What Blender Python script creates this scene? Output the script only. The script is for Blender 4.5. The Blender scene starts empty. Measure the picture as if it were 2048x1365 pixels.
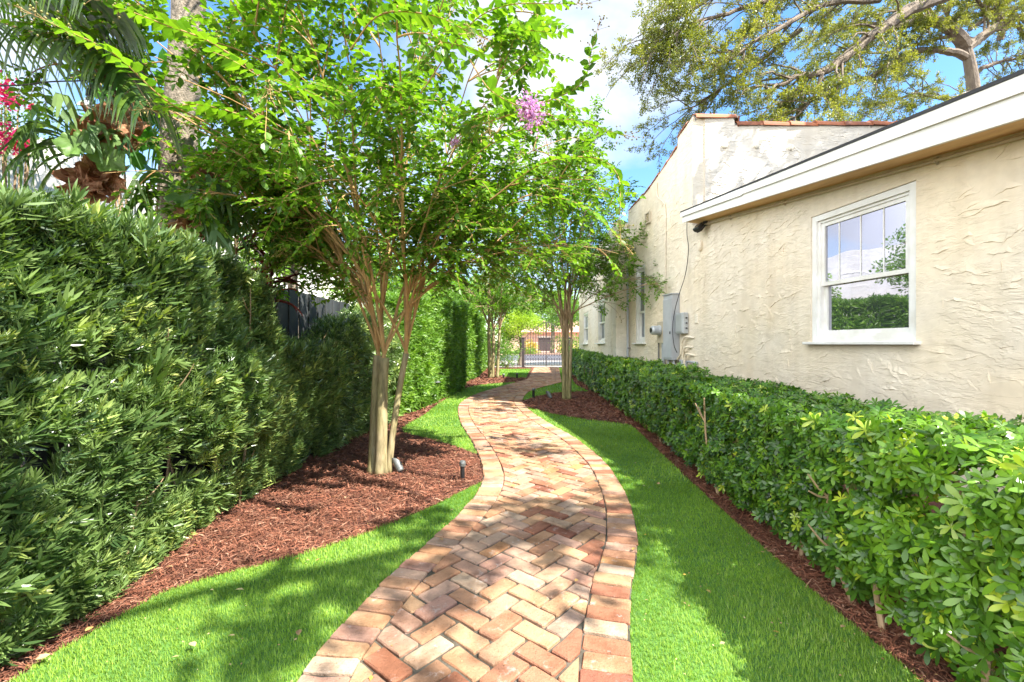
import bpy, math, random
import numpy as np
from mathutils import Vector, Matrix

# ------------------------------------------------------------------ camera, world, sun
SC = bpy.context.scene
COL = SC.collection
CAMZ = 1.3
F = 900.0                      # focal length in photo pixels (2048 wide)
cam = bpy.data.cameras.new("camera"); camo = bpy.data.objects.new("camera", cam)
COL.objects.link(camo); SC.camera = camo
camo.location = (0, 0, CAMZ); camo.rotation_euler = (math.radians(90), 0, 0)
cam.sensor_width = 36; cam.lens = F / 2048 * 36; cam.shift_y = 5.5 / 2048
cam.clip_start = 0.05; cam.clip_end = 2000

SUNDIR = Vector((0.60, -0.42, 0.88)).normalized()     # towards the sun
EL = math.asin(SUNDIR.z); AZ = math.atan2(SUNDIR.x, SUNDIR.y)
sun = bpy.data.lights.new("sun", 'SUN'); suno = bpy.data.objects.new("sun", sun)
COL.objects.link(suno); sun.energy = 3.2; sun.angle = math.radians(0.5); sun.color = (1.0, 0.95, 0.86)
suno.rotation_euler = (-SUNDIR).to_track_quat('-Z', 'Y').to_euler()

W = bpy.data.worlds.new("World"); SC.world = W; W.use_nodes = True
wt = W.node_tree; wt.nodes.clear()
wo = wt.nodes.new('ShaderNodeOutputWorld'); bg = wt.nodes.new('ShaderNodeBackground')
sky = wt.nodes.new('ShaderNodeTexSky'); sky.sky_type = 'NISHITA'; sky.sun_disc = False
sky.sun_elevation = EL; sky.sun_rotation = AZ; sky.air_density = 1.0; sky.dust_density = 0.3; sky.ozone_density = 2.2
tc = wt.nodes.new('ShaderNodeTexCoord')
mp = wt.nodes.new('ShaderNodeMapping'); mp.inputs['Scale'].default_value = (1.0, 1.0, 1.6); mp.inputs['Location'].default_value = (0.33, 0.0, 0.12)
nz = wt.nodes.new('ShaderNodeTexNoise'); nz.inputs['Scale'].default_value = 2.3; nz.inputs['Detail'].default_value = 9; nz.inputs['Roughness'].default_value = 0.52; nz.inputs['Distortion'].default_value = 0.15
rp = wt.nodes.new('ShaderNodeValToRGB'); rp.color_ramp.elements[0].position = 0.44; rp.color_ramp.elements[1].position = 0.64
rp.color_ramp.elements[0].color = (0, 0, 0, 1); rp.color_ramp.elements[1].color = (0.93, 0.93, 0.93, 1)
hs = wt.nodes.new('ShaderNodeHueSaturation'); hs.inputs['Saturation'].default_value = 1.2; hs.inputs['Value'].default_value = 0.58
mx = wt.nodes.new('ShaderNodeMix'); mx.data_type = 'RGBA'
L = wt.links.new
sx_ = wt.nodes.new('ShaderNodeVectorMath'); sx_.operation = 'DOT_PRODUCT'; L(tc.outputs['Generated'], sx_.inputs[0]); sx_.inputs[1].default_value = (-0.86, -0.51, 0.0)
back = wt.nodes.new('ShaderNodeMapRange'); back.inputs[1].default_value = 0.25; back.inputs[2].default_value = 0.7; back.inputs[3].default_value = 0.0; back.inputs[4].default_value = 0.25   # unseen bright cloud bank added behind the camera and to the left for fill light
nd_ = wt.nodes.new('ShaderNodeVectorMath'); nd_.operation = 'NORMALIZE'; L(tc.outputs['Generated'], nd_.inputs[0])
cd_ = wt.nodes.new('ShaderNodeVectorMath'); cd_.operation = 'DOT_PRODUCT'; L(nd_.outputs[0], cd_.inputs[0]); cd_.inputs[1].default_value = tuple(Vector((0.19, 1.0, 0.60)).normalized())
cl_ = wt.nodes.new('ShaderNodeMapRange'); cl_.interpolation_type = 'SMOOTHSTEP'; cl_.inputs[1].default_value = 0.965; cl_.inputs[2].default_value = 0.995; cl_.inputs[3].default_value = 0.0; cl_.inputs[4].default_value = 0.13; L(cd_.outputs['Value'], cl_.inputs[0])
a2_ = wt.nodes.new('ShaderNodeMath'); L(nz.outputs['Fac'], a2_.inputs[0]); L(cl_.outputs[0], a2_.inputs[1])
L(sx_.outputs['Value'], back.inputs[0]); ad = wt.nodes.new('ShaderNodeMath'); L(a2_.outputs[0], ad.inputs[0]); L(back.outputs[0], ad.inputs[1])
L(tc.outputs['Generated'], mp.inputs['Vector']); L(mp.outputs[0], nz.inputs['Vector']); L(ad.outputs[0], rp.inputs[0])
L(sky.outputs[0], hs.inputs['Color']); L(rp.outputs[0], mx.inputs[0]); L(hs.outputs[0], mx.inputs[6])
cc_ = wt.nodes.new('ShaderNodeMapRange'); cc_.inputs[1].default_value = 0.30; cc_.inputs[2].default_value = 0.75; cc_.inputs[3].default_value = 1.75; cc_.inputs[4].default_value = 7.4  # clouds made brighter towards the added fill bank
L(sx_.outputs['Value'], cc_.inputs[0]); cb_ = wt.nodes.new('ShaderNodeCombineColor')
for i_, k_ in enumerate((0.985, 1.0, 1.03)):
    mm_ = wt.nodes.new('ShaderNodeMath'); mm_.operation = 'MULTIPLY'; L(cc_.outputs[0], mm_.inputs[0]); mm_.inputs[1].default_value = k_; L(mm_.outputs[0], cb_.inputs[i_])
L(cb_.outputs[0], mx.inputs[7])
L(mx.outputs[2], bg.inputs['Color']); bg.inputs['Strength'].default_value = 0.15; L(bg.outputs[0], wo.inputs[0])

vs = SC.view_settings
SC.display_settings.display_device = 'sRGB'
vs.view_transform = 'Standard'; vs.look = 'None'; vs.gamma = 1; vs.exposure = 2.3; vs.use_curve_mapping = False
SC.cycles.max_bounces = 8; SC.cycles.diffuse_bounces = 4; SC.cycles.glossy_bounces = 3
SC.cycles.transmission_bounces = 5; SC.cycles.transparent_max_bounces = 6
SC.cycles.caustics_reflective = False; SC.cycles.caustics_refractive = False
SC.cycles.use_denoising = True

RNG = np.random.default_rng(7); random.seed(7)

# ------------------------------------------------------------------ survey helpers (metres)
def G(px, py, z=0.0):                      # point on the ground seen at a photo pixel
    return np.array(((px - 1024) / (py - 688) * CAMZ, F * CAMZ / (py - 688), z))
def P(px, py, Y):                          # point at depth Y
    return np.array(((px - 1024) * Y / F, Y, CAMZ + (688 - py) * Y / F))
def V3(*a): return np.array(a, float)
def unit(v):
    v = np.asarray(v, float); return v / (np.linalg.norm(v) + 1e-12)

# ------------------------------------------------------------------ objects
def tag(o, label=None, cat=None, group=None, kind=None):
    if label: o['label'] = label
    if cat: o['category'] = cat
    if group: o['group'] = group
    if kind: o['kind'] = kind
    return o
def thing(name, label, cat, loc=(0, 0, 0), group=None, rz=0.0):
    o = bpy.data.objects.new(name, None); COL.objects.link(o); o.location = loc; o.rotation_euler = (0, 0, rz)
    o.empty_display_size = 0.1
    return tag(o, label, cat, group)
def copy_tree(o, parent=None):
    c = o.copy(); COL.objects.link(c)
    if parent is not None: c.parent = parent
    for ch in list(o.children): copy_tree(ch, c)
    return c
def link_mesh(name, me, mats, parent=None, local=False):
    if not isinstance(mats, (list, tuple)): mats = [mats]
    for m in mats: me.materials.append(m)
    o = bpy.data.objects.new(name, me); COL.objects.link(o)
    if parent is not None:
        o.parent = parent
        if not local: o.matrix_parent_inverse = Matrix.LocRotScale(parent.location, parent.rotation_euler, None).inverted()
    return o

class MB:
    """collects vertices and faces of one mesh; every face may carry a random value and a material index"""
    def __init__(s): s.v = []; s.lv = []; s.lt = []; s.r = []; s.m = []; s.n = 0
    def add(s, V, Fc, r=None, m=0):
        V = np.asarray(V, float).reshape(-1, 3)
        k = len(Fc)
        s.lv.append(np.concatenate([np.asarray(f) for f in Fc]) + s.n); s.lt.append(np.array([len(f) for f in Fc]))
        s.r.append(np.full(k, random.random() if r is None else r)); s.m.append(np.full(k, m)); s.v.append(V); s.n += len(V)
    def inst(s, T, pos, R, sc, r=None, m=0):
        """T=(verts, faces); pos (N,3), R (N,3,3) columns = side, forward, normal, sc (N,) or (N,3)"""
        tv, tf = T; N = len(pos)
        if N == 0: return
        tv = np.asarray(tv, float); sc = np.asarray(sc, float)
        if sc.ndim == 1: sc = sc[:, None].repeat(3, 1)
        loc = tv[None] * sc[:, None, :]
        V = np.einsum('nij,nkj->nki', R, loc) + pos[:, None, :]
        flat = np.concatenate([np.asarray(f) for f in tf]); cnt = np.array([len(f) for f in tf])
        off = (np.arange(N) * len(tv))[:, None] + s.n
        s.lv.append((flat[None] + off).ravel()); s.lt.append(np.tile(cnt, N))
        rr = np.random.default_rng(N).random(N) if r is None else np.asarray(r)
        s.r.append(np.repeat(rr, len(tf))); s.m.append(np.full(len(tf) * N, m)); s.v.append(V.reshape(-1, 3)); s.n += N * len(tv)
    def build(s, name, mats, parent=None, smooth=False, local=False):
        me = bpy.data.meshes.new(name)
        V = np.concatenate(s.v).astype(np.float32); lv = np.concatenate(s.lv).astype(np.int32); lt = np.concatenate(s.lt).astype(np.int32)
        me.vertices.add(len(V)); me.vertices.foreach_set('co', V.ravel())
        me.loops.add(len(lv)); me.loops.foreach_set('vertex_index', lv)
        me.polygons.add(len(lt)); st = np.concatenate(([0], np.cumsum(lt)[:-1])).astype(np.int32)
        me.polygons.foreach_set('loop_start', st)
        mi = np.concatenate(s.m).astype(np.int32)
        if mi.any(): me.polygons.foreach_set('material_index', mi)
        me.polygons.foreach_set('use_smooth', np.full(len(lt), bool(smooth)))
        a = me.attributes.new('rnd', 'FLOAT', 'FACE'); a.data.foreach_set('value', np.concatenate(s.r).astype(np.float32))
        me.update(calc_edges=True); me.validate()
        return link_mesh(name, me, mats, parent, local)
    # shapes
    def box(s, c, size, R=None, r=None, m=0, bev=0.0):
        hx, hy, hz = [q / 2 for q in size]
        if bev <= 0:
            V = np.array([(x, y, z) for z in (-hz, hz) for y in (-hy, hy) for x in (-hx, hx)])
            Fc = [(0, 2, 3, 1), (4, 5, 7, 6), (0, 1, 5, 4), (2, 6, 7, 3), (0, 4, 6, 2), (1, 3, 7, 5)]
        else:
            b = min(bev, hx * .9, hy * .9, hz * .9); V = []; idx = {}
            for sx in (-1, 1):
                for sy in (-1, 1):
                    for sz in (-1, 1):
                        for ax in range(3):
                            q = [sx * (hx - b), sy * (hy - b), sz * (hz - b)]; q[ax] = (sx * hx, sy * hy, sz * hz)[ax]
                            idx[(sx, sy, sz, ax)] = len(V); V.append(q)
            V = np.array(V); Fc = []
            def I(sx, sy, sz, ax): return idx[(sx, sy, sz, ax)]
            for ax in range(3):
                for sg in (-1, 1):
                    o = [i for i in range(3) if i != ax]; ring = []
                    for u, w in ((-1, -1), (1, -1), (1, 1), (-1, 1)):
                        k = [0, 0, 0]; k[ax] = sg; k[o[0]] = u; k[o[1]] = w; ring.append(I(*k, ax))
                    Fc.append(tuple(ring))
            for ax in range(3):                      # edges along ax
                o = [i for i in range(3) if i != ax]
                for u in (-1, 1):
                    for w in (-1, 1):
                        q = []
                        for sg, face in ((-1, o[0]), (1, o[0]), (1, o[1]), (-1, o[1])):
                            k = [0, 0, 0]; k[ax] = sg; k[o[0]] = u; k[o[1]] = w; q.append(I(*k, face))
                        Fc.append(tuple(q))
            for sx in (-1, 1):
                for sy in (-1, 1):
                    for sz in (-1, 1): Fc.append(tuple(I(sx, sy, sz, a) for a in range(3)))
            # orient outward
            G2 = []
            for f in Fc:
                p = V[list(f)]; nrm = np.cross(p[1] - p[0], p[2] - p[0])
                G2.append(f if np.dot(nrm, p.mean(0)) > 0 else tuple(reversed(f)))
            Fc = G2
        if R is not None: V = V @ np.asarray(R).T
        s.add(V + np.asarray(c, float), Fc, r, m)
    def tube(s, pts, rad, n=8, r=None, m=0, cap=True):
        pts = np.asarray(pts, float); k = len(pts); rad = np.broadcast_to(np.asarray(rad, float), (k,))
        tg = np.gradient(pts, axis=0); tg /= (np.linalg.norm(tg, axis=1)[:, None] + 1e-9)
        ref = V3(0, 0, 1) if abs(tg[0][2]) < 0.9 else V3(1, 0, 0)
        a = unit(np.cross(tg[0], ref)); A = []
        for i in range(k):
            a = unit(a - tg[i] * np.dot(a, tg[i])); A.append(a)
        A = np.array(A); B = np.cross(tg, A)
        th = np.arange(n) / n * 2 * math.pi
        V = pts[:, None] + rad[:, None, None] * (A[:, None] * np.cos(th)[None, :, None] + B[:, None] * np.sin(th)[None, :, None])
        Fc = [(i * n + j, i * n + (j + 1) % n, (i + 1) * n + (j + 1) % n, (i + 1) * n + j) for i in range(k - 1) for j in range(n)]
        if cap: Fc += [tuple(range(n - 1, -1, -1)), tuple((k - 1) * n + j for j in range(n))]
        s.add(V.reshape(-1, 3), Fc, r, m)
    def lathe(s, prof, c=(0, 0, 0), n=16, R=None, r=None, m=0):
        th = np.arange(n) / n * 2 * math.pi; V = []
        for (q, z) in prof: V += [(q * math.cos(t), q * math.sin(t), z) for t in th]
        Fc = [(i * n + j, i * n + (j + 1) % n, (i + 1) * n + (j + 1) % n, (i + 1) * n + j) for i in range(len(prof) - 1) for j in range(n)]
        Fc += [tuple(range(n - 1, -1, -1)), tuple((len(prof) - 1) * n + j for j in range(n))]
        V = np.array(V)
        if R is not None: V = V @ np.asarray(R).T
        s.add(V + np.asarray(c, float), Fc, r, m)
    def hexa(s, q, r=None, m=0):               # 8 corners: bottom 4 then top 4, same order
        s.add(q, [(3, 2, 1, 0), (4, 5, 6, 7), (0, 1, 5, 4), (1, 2, 6, 5), (2, 3, 7, 6), (3, 0, 4, 7)], r, m)
    def prism(s, poly, z0, z1, r=None, m=0):
        n = len(poly); V = [(p[0], p[1], z0) for p in poly] + [(p[0], p[1], z1) for p in poly]
        s.add(V, [tuple(range(n - 1, -1, -1)), tuple(range(n, 2 * n))] + [(i, (i + 1) % n, n + (i + 1) % n, n + i) for i in range(n)], r, m)

def frames(fwd, nrm):
    """rotation matrices from forward and approximate normal vectors (N,3)"""
    f = fwd / (np.linalg.norm(fwd, axis=1)[:, None] + 1e-9)
    x = np.cross(f, nrm); x /= (np.linalg.norm(x, axis=1)[:, None] + 1e-9)
    z = np.cross(x, f)
    return np.stack([x, f, z], axis=2)
def rotz(a): c, s_ = math.cos(a), math.sin(a); return np.array([[c, -s_, 0], [s_, c, 0], [0, 0, 1]])
def bez(p0, p1, p2, p3, n=12):
    t = np.linspace(0, 1, n)[:, None]; p0, p1, p2, p3 = map(lambda q: np.asarray(q, float), (p0, p1, p2, p3))
    return (1 - t) ** 3 * p0 + 3 * (1 - t) ** 2 * t * p1 + 3 * (1 - t) * t * t * p2 + t ** 3 * p3
def catmull(pts, n=8):
    pts = np.asarray(pts, float); Q = np.vstack([2 * pts[0] - pts[1], pts, 2 * pts[-1] - pts[-2]]); out = []
    for i in range(1, len(Q) - 2):
        for k in range(n):
            t = k / n; a, b, c, d = Q[i - 1], Q[i], Q[i + 1], Q[i + 2]
            out.append(0.5 * ((2 * b) + (-a + c) * t + (2 * a - 5 * b + 4 * c - d) * t * t + (-a + 3 * b - 3 * c + d) * t ** 3))
    out.append(Q[-2]); return np.array(out)
def inside(poly, X, Y):
    poly = np.asarray(poly); r = np.zeros(len(X), bool); n = len(poly); j = n - 1
    for i in range(n):
        xi, yi = poly[i][:2]; xj, yj = poly[j][:2]
        c = ((yi > Y) != (yj > Y)) & (X < (xj - xi) * (Y - yi) / (yj - yi + 1e-12) + xi); r ^= c; j = i
    return r
def snoise(x, y, seed, f=1.0):
    g = np.random.default_rng(seed); o = 0
    for i in range(6):
        a = g.uniform(0, 6.28); w = f * g.uniform(.6, 2.2); o = o + np.sin((x * math.cos(a) + y * math.sin(a)) * w * 2 + g.uniform(0, 6.28)) / (1 + .3 * i)
    return o / 2.6

# ------------------------------------------------------------------ materials
def newmat(name):
    m = bpy.data.materials.new(name); m.use_nodes = True; t = m.node_tree; t.nodes.clear()
    return m, t, t.nodes.new('ShaderNodeOutputMaterial')
def N(t, ty, **kw):
    n = t.nodes.new(ty)
    for k, v in kw.items():
        if k in n.inputs.keys(): n.inputs[k].default_value = v
        else: setattr(n, k, v)
    return n
def mixc(t, f, a, b, mode='MIX'):
    n = t.nodes.new('ShaderNodeMix'); n.data_type = 'RGBA'; n.blend_type = mode
    for s_, q in ((0, f), (6, a), (7, b)):
        if isinstance(q, (int, float)): n.inputs[s_].default_value = q
        elif isinstance(q, tuple): n.inputs[s_].default_value = (*q, 1) if len(q) == 3 else q
        else: t.links.new(q, n.inputs[s_])
    return n.outputs[2]
def ramp(t, src, els):
    n = t.nodes.new('ShaderNodeValToRGB'); cr = n.color_ramp
    while len(cr.elements) < len(els): cr.elements.new(0.5)
    for e, (p, c) in zip(cr.elements, els): e.position = p; e.color = (*c, 1)
    t.links.new(src, n.inputs[0]); return n.outputs[0]
def math_(t, op, a, b=0.0, c=None):
    n = t.nodes.new('ShaderNodeMath'); n.operation = op
    for i, q in enumerate((a, b) if c is None else (a, b, c)):
        if isinstance(q, (int, float)): n.inputs[i].default_value = q
        else: t.links.new(q, n.inputs[i])
    return n.outputs[0]
def noise(t, vec, scale, detail=4, rough=0.55, dist=0.0, mapscale=None, loc=None, rot=None):
    if mapscale or loc or rot:
        mpn = t.nodes.new('ShaderNodeMapping')
        if mapscale: mpn.inputs['Scale'].default_value = mapscale
        if loc: mpn.inputs['Location'].default_value = loc
        if rot: mpn.inputs['Rotation'].default_value = rot
        t.links.new(vec, mpn.inputs[0]); vec = mpn.outputs[0]
    n = N(t, 'ShaderNodeTexNoise', Scale=scale, Detail=detail, Roughness=rough, Distortion=dist); t.links.new(vec, n.inputs['Vector'])
    return n.outputs['Fac']
def bump(t, h, strength=0.5, dist=0.01, nrm=None):
    b = N(t, 'ShaderNodeBump', Strength=strength, Distance=dist); t.links.new(h, b.inputs['Height'])
    if nrm is not None: t.links.new(nrm, b.inputs['Normal'])
    return b.outputs[0]
def leafmat(name, cols, rough=0.42, trans=0.35, tcol=None, spec=0.5, sc=8.0):
    """cols: list of colours spread over the leaves by their random value"""
    m, t, out = newmat(name)
    at = N(t, 'ShaderNodeAttribute', attribute_name='rnd'); geo = N(t, 'ShaderNodeNewGeometry')
    k = len(cols); base = ramp(t, at.outputs['Fac'], [((i / max(1, k - 1)), c) for i, c in enumerate(cols)])
    nf = noise(t, geo.outputs['Position'], sc, 3)
    base = mixc(t, 0.55, base, ramp(t, nf, [(0.3, (0.45, 0.5, 0.45)), (0.7, (1.35, 1.3, 1.2))]), 'MULTIPLY')
    pb = N(t, 'ShaderNodeBsdfPrincipled', Roughness=rough); pb.inputs['Specular IOR Level'].default_value = spec
    t.links.new(base, pb.inputs['Base Color'])
    tr = N(t, 'ShaderNodeBsdfTranslucent')
    tc_ = mixc(t, 1.0, base, tcol or (1.5, 1.7, 0.5), 'MULTIPLY'); t.links.new(tc_, tr.inputs['Color'])
    ms = N(t, 'ShaderNodeMixShader'); ms.inputs[0].default_value = trans
    t.links.new(pb.outputs[0], ms.inputs[1]); t.links.new(tr.outputs[0], ms.inputs[2]); t.links.new(ms.outputs[0], out.inputs[0])
    return m
def plain(name, c1, c2=None, scale=6.0, rough=0.6, bs=0.0, bscale=40, bd=0.004, metal=0.0, detail=5, mapscale=None, attr=0.0, spec=0.5):
    m, t, out = newmat(name); tcn = N(t, 'ShaderNodeTexCoord'); vec = tcn.outputs['Object']
    pb = N(t, 'ShaderNodeBsdfPrincipled', Roughness=rough, Metallic=metal); pb.inputs['Specular IOR Level'].default_value = spec
    if c2 is None: c2 = tuple(q * 0.82 for q in c1)
    nf = noise(t, vec, scale, detail, mapscale=mapscale)
    col = ramp(t, nf, [(0.32, c2), (0.68, c1)])
    if attr:
        at = N(t, 'ShaderNodeAttribute', attribute_name='rnd')
        col = mixc(t, 1.0, col, ramp(t, at.outputs['Fac'], [(0, (1 - attr,) * 3), (1, (1 + attr,) * 3)]), 'MULTIPLY')
    t.links.new(col, pb.inputs['Base Color'])
    rn = ramp(t, nf, [(0.3, (rough * .8,) * 3), (0.7, (min(1, rough * 1.2),) * 3)]); t.links.new(rn, pb.inputs['Roughness'])
    if bs > 0: t.links.new(bump(t, noise(t, vec, bscale, 6, mapscale=mapscale), bs, bd), pb.inputs['Normal'])
    t.links.new(pb.outputs[0], out.inputs[0]); return m

def stucco(name, c1, c2, k=1.0):
    m, t, out = newmat(name); tcn = N(t, 'ShaderNodeTexCoord'); vec = tcn.outputs['Object']
    pb = N(t, 'ShaderNodeBsdfPrincipled', Roughness=0.85); pb.inputs['Specular IOR Level'].default_value = 0.2
    big = noise(t, vec, 0.9, 5); fine = noise(t, vec, 9, 6)
    col = ramp(t, big, [(0.3, c2), (0.65, c1)])
    col = mixc(t, 0.35, col, ramp(t, fine, [(0.25, (0.72, 0.70, 0.66)), (0.6, (1.06, 1.05, 1.03))]), 'MULTIPLY')
    streak = noise(t, vec, 1.0, 5, mapscale=(5, 5, 0.45), loc=(3, 1, 0))
    col = mixc(t, 0.25, col, ramp(t, streak, [(0.30, (0.72, 0.66, 0.56)), (0.5, (1, 1, 1))]), 'MULTIPLY')
    patch = noise(t, vec, 0.55, 6, 0.6, loc=(7, 2, 5)); col = mixc(t, 0.5, col, ramp(t, patch, [(0.4, (0.93, 0.97, 1.04)), (0.6, (1.05, 1.0, 0.88))]), 'MULTIPLY')
    t.links.new(col, pb.inputs['Base Color'])
    # trowel steps: thresholds of stretched noise give broken ledges
    h = None
    for (sc_, lo, w, amp, loc_) in ((1.0, 0.47, 0.010, 1.0, (0, 0, 0)), (1.0, 0.56, 0.008, .9, (0, 0, 0)), (1.7, 0.50, 0.012, .7, (5, 3, 1)), (1.7, 0.40, 0.014, .7, (5, 3, 1)), (2.9, 0.55, 0.02, .45, (9, 2, 7)), (2.9, 0.45, 0.02, .4, (9, 2, 7))):
        nn = noise(t, vec, sc_ * 1.2, 5, 0.62, 0.4, mapscale=(1.2, 1.0, 3.0), loc=loc_, rot=(0.12, 0, 0))
        st = ramp(t, nn, [(lo - w, (0, 0, 0)), (lo + w, (1, 1, 1))])
        v = math_(t, 'MULTIPLY', st, amp); h = v if h is None else math_(t, 'ADD', h, v)
    mask = noise(t, vec, 1.3, 3, loc=(2, 8, 4)); mk = ramp(t, mask, [(0.36, (0.15,) * 3), (0.58, (1,) * 3)])
    h = math_(t, 'MULTIPLY', h, mk)
    h = math_(t, 'ADD', h, math_(t, 'MULTIPLY', fine, 0.22))
    h = math_(t, 'ADD', h, math_(t, 'MULTIPLY', noise(t, vec, 2.2, 3, mapscale=(1, 1, 1.6)), 0.8))
    t.links.new(bump(t, h, 0.45 * k, 0.009), pb.inputs['Normal']); t.links.new(pb.outputs[0], out.inputs[0]); return m

M = {}
M['stucco'] = stucco('cream_stucco', (0.76, 0.675, 0.54), (0.69, 0.60, 0.46))
M['stucco_rough'] = stucco('rough_parapet_stucco', (0.72, 0.65, 0.545), (0.63, 0.565, 0.47), 1.8)
M['stucco_far'] = stucco('pale_stucco', (0.80, 0.74, 0.62), (0.72, 0.65, 0.52), 1.0)
M['stucco_white'] = stucco('white_stucco', (0.86, 0.82, 0.78), (0.74, 0.70, 0.66), 0.8)
M['white'] = plain('white_paint', (0.82, 0.81, 0.79), (0.68, 0.66, 0.61), 1.6, 0.4, 0.12, 60, 0.002)
M['vinyl'] = plain('white_vinyl', (0.82, 0.82, 0.80), (0.66, 0.64, 0.58), 4, 0.35, detail=9)
M['soffit'] = plain('soffit_wood', (0.74, 0.50, 0.24), (0.56, 0.34, 0.15), 2.5, 0.8, 0.4, 20, 0.004, mapscale=(6, .6, 6))
M['shingle'] = plain('dark_shingle', (0.05, 0.05, 0.05), (0.025, 0.025, 0.028), 20, 0.9, 0.6, 90)
M['galv'] = plain('galvanised_metal', (0.50, 0.53, 0.54), (0.40, 0.43, 0.44), 4, 0.45, 0.1, 30, 0.002, metal=0.35)
M['greybox'] = plain('grey_enamel', (0.42, 0.44, 0.46), (0.34, 0.36, 0.38), 5, 0.45)
M['conduit'] = plain('painted_conduit', (0.52, 0.45, 0.33), (0.42, 0.36, 0.27), 8, 0.7, 0.2, 60)
M['greypipe'] = plain('grey_pipe', (0.20, 0.19, 0.18), (0.13, 0.12, 0.11), 8, 0.6)
M['black'] = plain('black_metal', (0.02, 0.02, 0.022), (0.012, 0.012, 0.013), 12, 0.4)
M['iron'] = plain('dark_iron', (0.06, 0.045, 0.045), (0.04, 0.03, 0.03), 12, 0.55)
M['cable'] = plain('black_rubber', (0.015, 0.015, 0.015), None, 12, 0.6)
M['tile'] = plain('terracotta_tile', (0.46, 0.16, 0.07), (0.20, 0.075, 0.04), 5, 0.8, 0.5, 25, 0.006, attr=0.35)
M['mortar_cap'] = plain('tile_mortar', (0.36, 0.34, 0.31), (0.22, 0.20, 0.18), 9, 0.9, 0.6, 30)
M['bronze'] = plain('weathered_bronze', (0.22, 0.23, 0.22), (0.13, 0.14, 0.14), 18, 0.5, 0.2, 50, metal=0.4)
M['fence'] = plain('dark_fence_board', (0.045, 0.05, 0.052), (0.022, 0.024, 0.026), 3, 0.7, 0.4, 30, 0.003, mapscale=(8, 8, .5), attr=0.25)
def glassmat(name, tint, fac, inner):
    m, t, out = newmat(name); g = N(t, 'ShaderNodeBsdfGlossy', Roughness=0.015); g.inputs['Color'].default_value = (*tint, 1)
    tcn = N(t, 'ShaderNodeTexCoord')
    t.links.new(bump(t, noise(t, tcn.outputs['Object'], 1.6, 1), 0.22, 0.03), g.inputs['Normal'])
    d = N(t, 'ShaderNodeBsdfPrincipled', Roughness=0.25); d.inputs['Base Color'].default_value = (*inner, 1)
    ms = N(t, 'ShaderNodeMixShader'); ms.inputs[0].default_value = fac
    t.links.new(d.outputs[0], ms.inputs[1]); t.links.new(g.outputs[0], ms.inputs[2]); t.links.new(ms.outputs[0], out.inputs[0]); return m
M['glass'] = glassmat('window_glass', (0.80, 0.80, 0.95), 0.48, (0.02, 0.03, 0.035))
M['glass_dim'] = glassmat('dim_window_glass', (0.8, 0.9, 1.0), 0.28, (0.03, 0.045, 0.06))
m, t, out = newmat('clear_bulb'); g = N(t, 'ShaderNodeBsdfPrincipled', Roughness=0.05); g.inputs['Transmission Weight'].default_value = 0.85; t.links.new(g.outputs[0], out.inputs[0]); M['bulb'] = m

# brick
m, t, out = newmat('paver_brick'); at = N(t, 'ShaderNodeAttribute', attribute_name='rnd'); geo = N(t, 'ShaderNodeNewGeometry'); vec = geo.outputs['Position']
pb = N(t, 'ShaderNodeBsdfPrincipled', Roughness=0.85); pb.inputs['Specular IOR Level'].default_value = 0.25
col = ramp(t, at.outputs['Fac'], [(0.0, (0.26, 0.11, 0.07)), (0.07, (0.36, 0.17, 0.10)), (0.16, (0.42, 0.23, 0.135)), (0.34, (0.47, 0.285, 0.16)), (0.50, (0.50, 0.33, 0.19)), (0.66, (0.42, 0.25, 0.185)), (0.80, (0.52, 0.40, 0.28)), (0.91, (0.38, 0.27, 0.20)), (1.0, (0.52, 0.27, 0.11))])
col = mixc(t, 0.8, col, ramp(t, noise(t, vec, 7, 6, 0.65), [(0.28, (0.50, 0.43, 0.36)), (0.50, (0.95, 0.95, 0.95)), (0.72, (1.22, 1.16, 1.10))]), 'MULTIPLY')
blot = ramp(t, noise(t, vec, 2.4, 6, 0.6, loc=(4, 1, 0)), [(0.34, (0.52, 0.45, 0.38)), (0.50, (1, 1, 1))])
col = mixc(t, 0.75, col, blot, 'MULTIPLY')
spk = ramp(t, noise(t, vec, 95, 3, 0.6), [(0.28, (0.25, 0.18, 0.12)), (0.36, (1, 1, 1))]); col = mixc(t, 0.75, col, spk, 'MULTIPLY')
eff = ramp(t, noise(t, vec, 13, 5, 0.7, loc=(1, 7, 2)), [(0.60, (0, 0, 0)), (0.72, (0.6, 0.6, 0.6))]); col = mixc(t, eff, col, (0.55, 0.52, 0.47)); col = mixc(t, 1.0, col, (0.93, 0.88, 0.88), 'MULTIPLY')
t.links.new(col, pb.inputs['Base Color'])
hb = math_(t, 'ADD', noise(t, vec, 30, 7, 0.7), math_(t, 'MULTIPLY', noise(t, vec, 110, 3), 0.4))
t.links.new(bump(t, hb, 0.95, 0.010), pb.inputs['Normal']); t.links.new(pb.outputs[0], out.inputs[0]); M['brick'] = m
M['sandbed'] = plain('joint_sand', (0.13, 0.11, 0.085), (0.045, 0.04, 0.025), 14, 0.95, 0.8, 120, 0.006)
M['soil'] = plain('soil', (0.10, 0.07, 0.045), (0.05, 0.035, 0.022), 3, 0.95, 0.6, 30, 0.02)
M['mulch_base'] = plain('mulch_base', (0.17, 0.055, 0.032), (0.06, 0.02, 0.013), 22, 0.95, 1.0, 55, 0.03)
M['mulch'] = leafmat('mulch_shred', [(0.12, 0.045, 0.028), (0.20, 0.075, 0.046), (0.29, 0.12, 0.075), (0.15, 0.058, 0.036), (0.42, 0.23, 0.16)], 0.85, 0.0, spec=0.2, sc=5)
M['lawn'] = plain('turf_base', (0.11, 0.25, 0.035), (0.06, 0.15, 0.02), 40, 0.9, 0.8, 160, 0.01)
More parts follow.
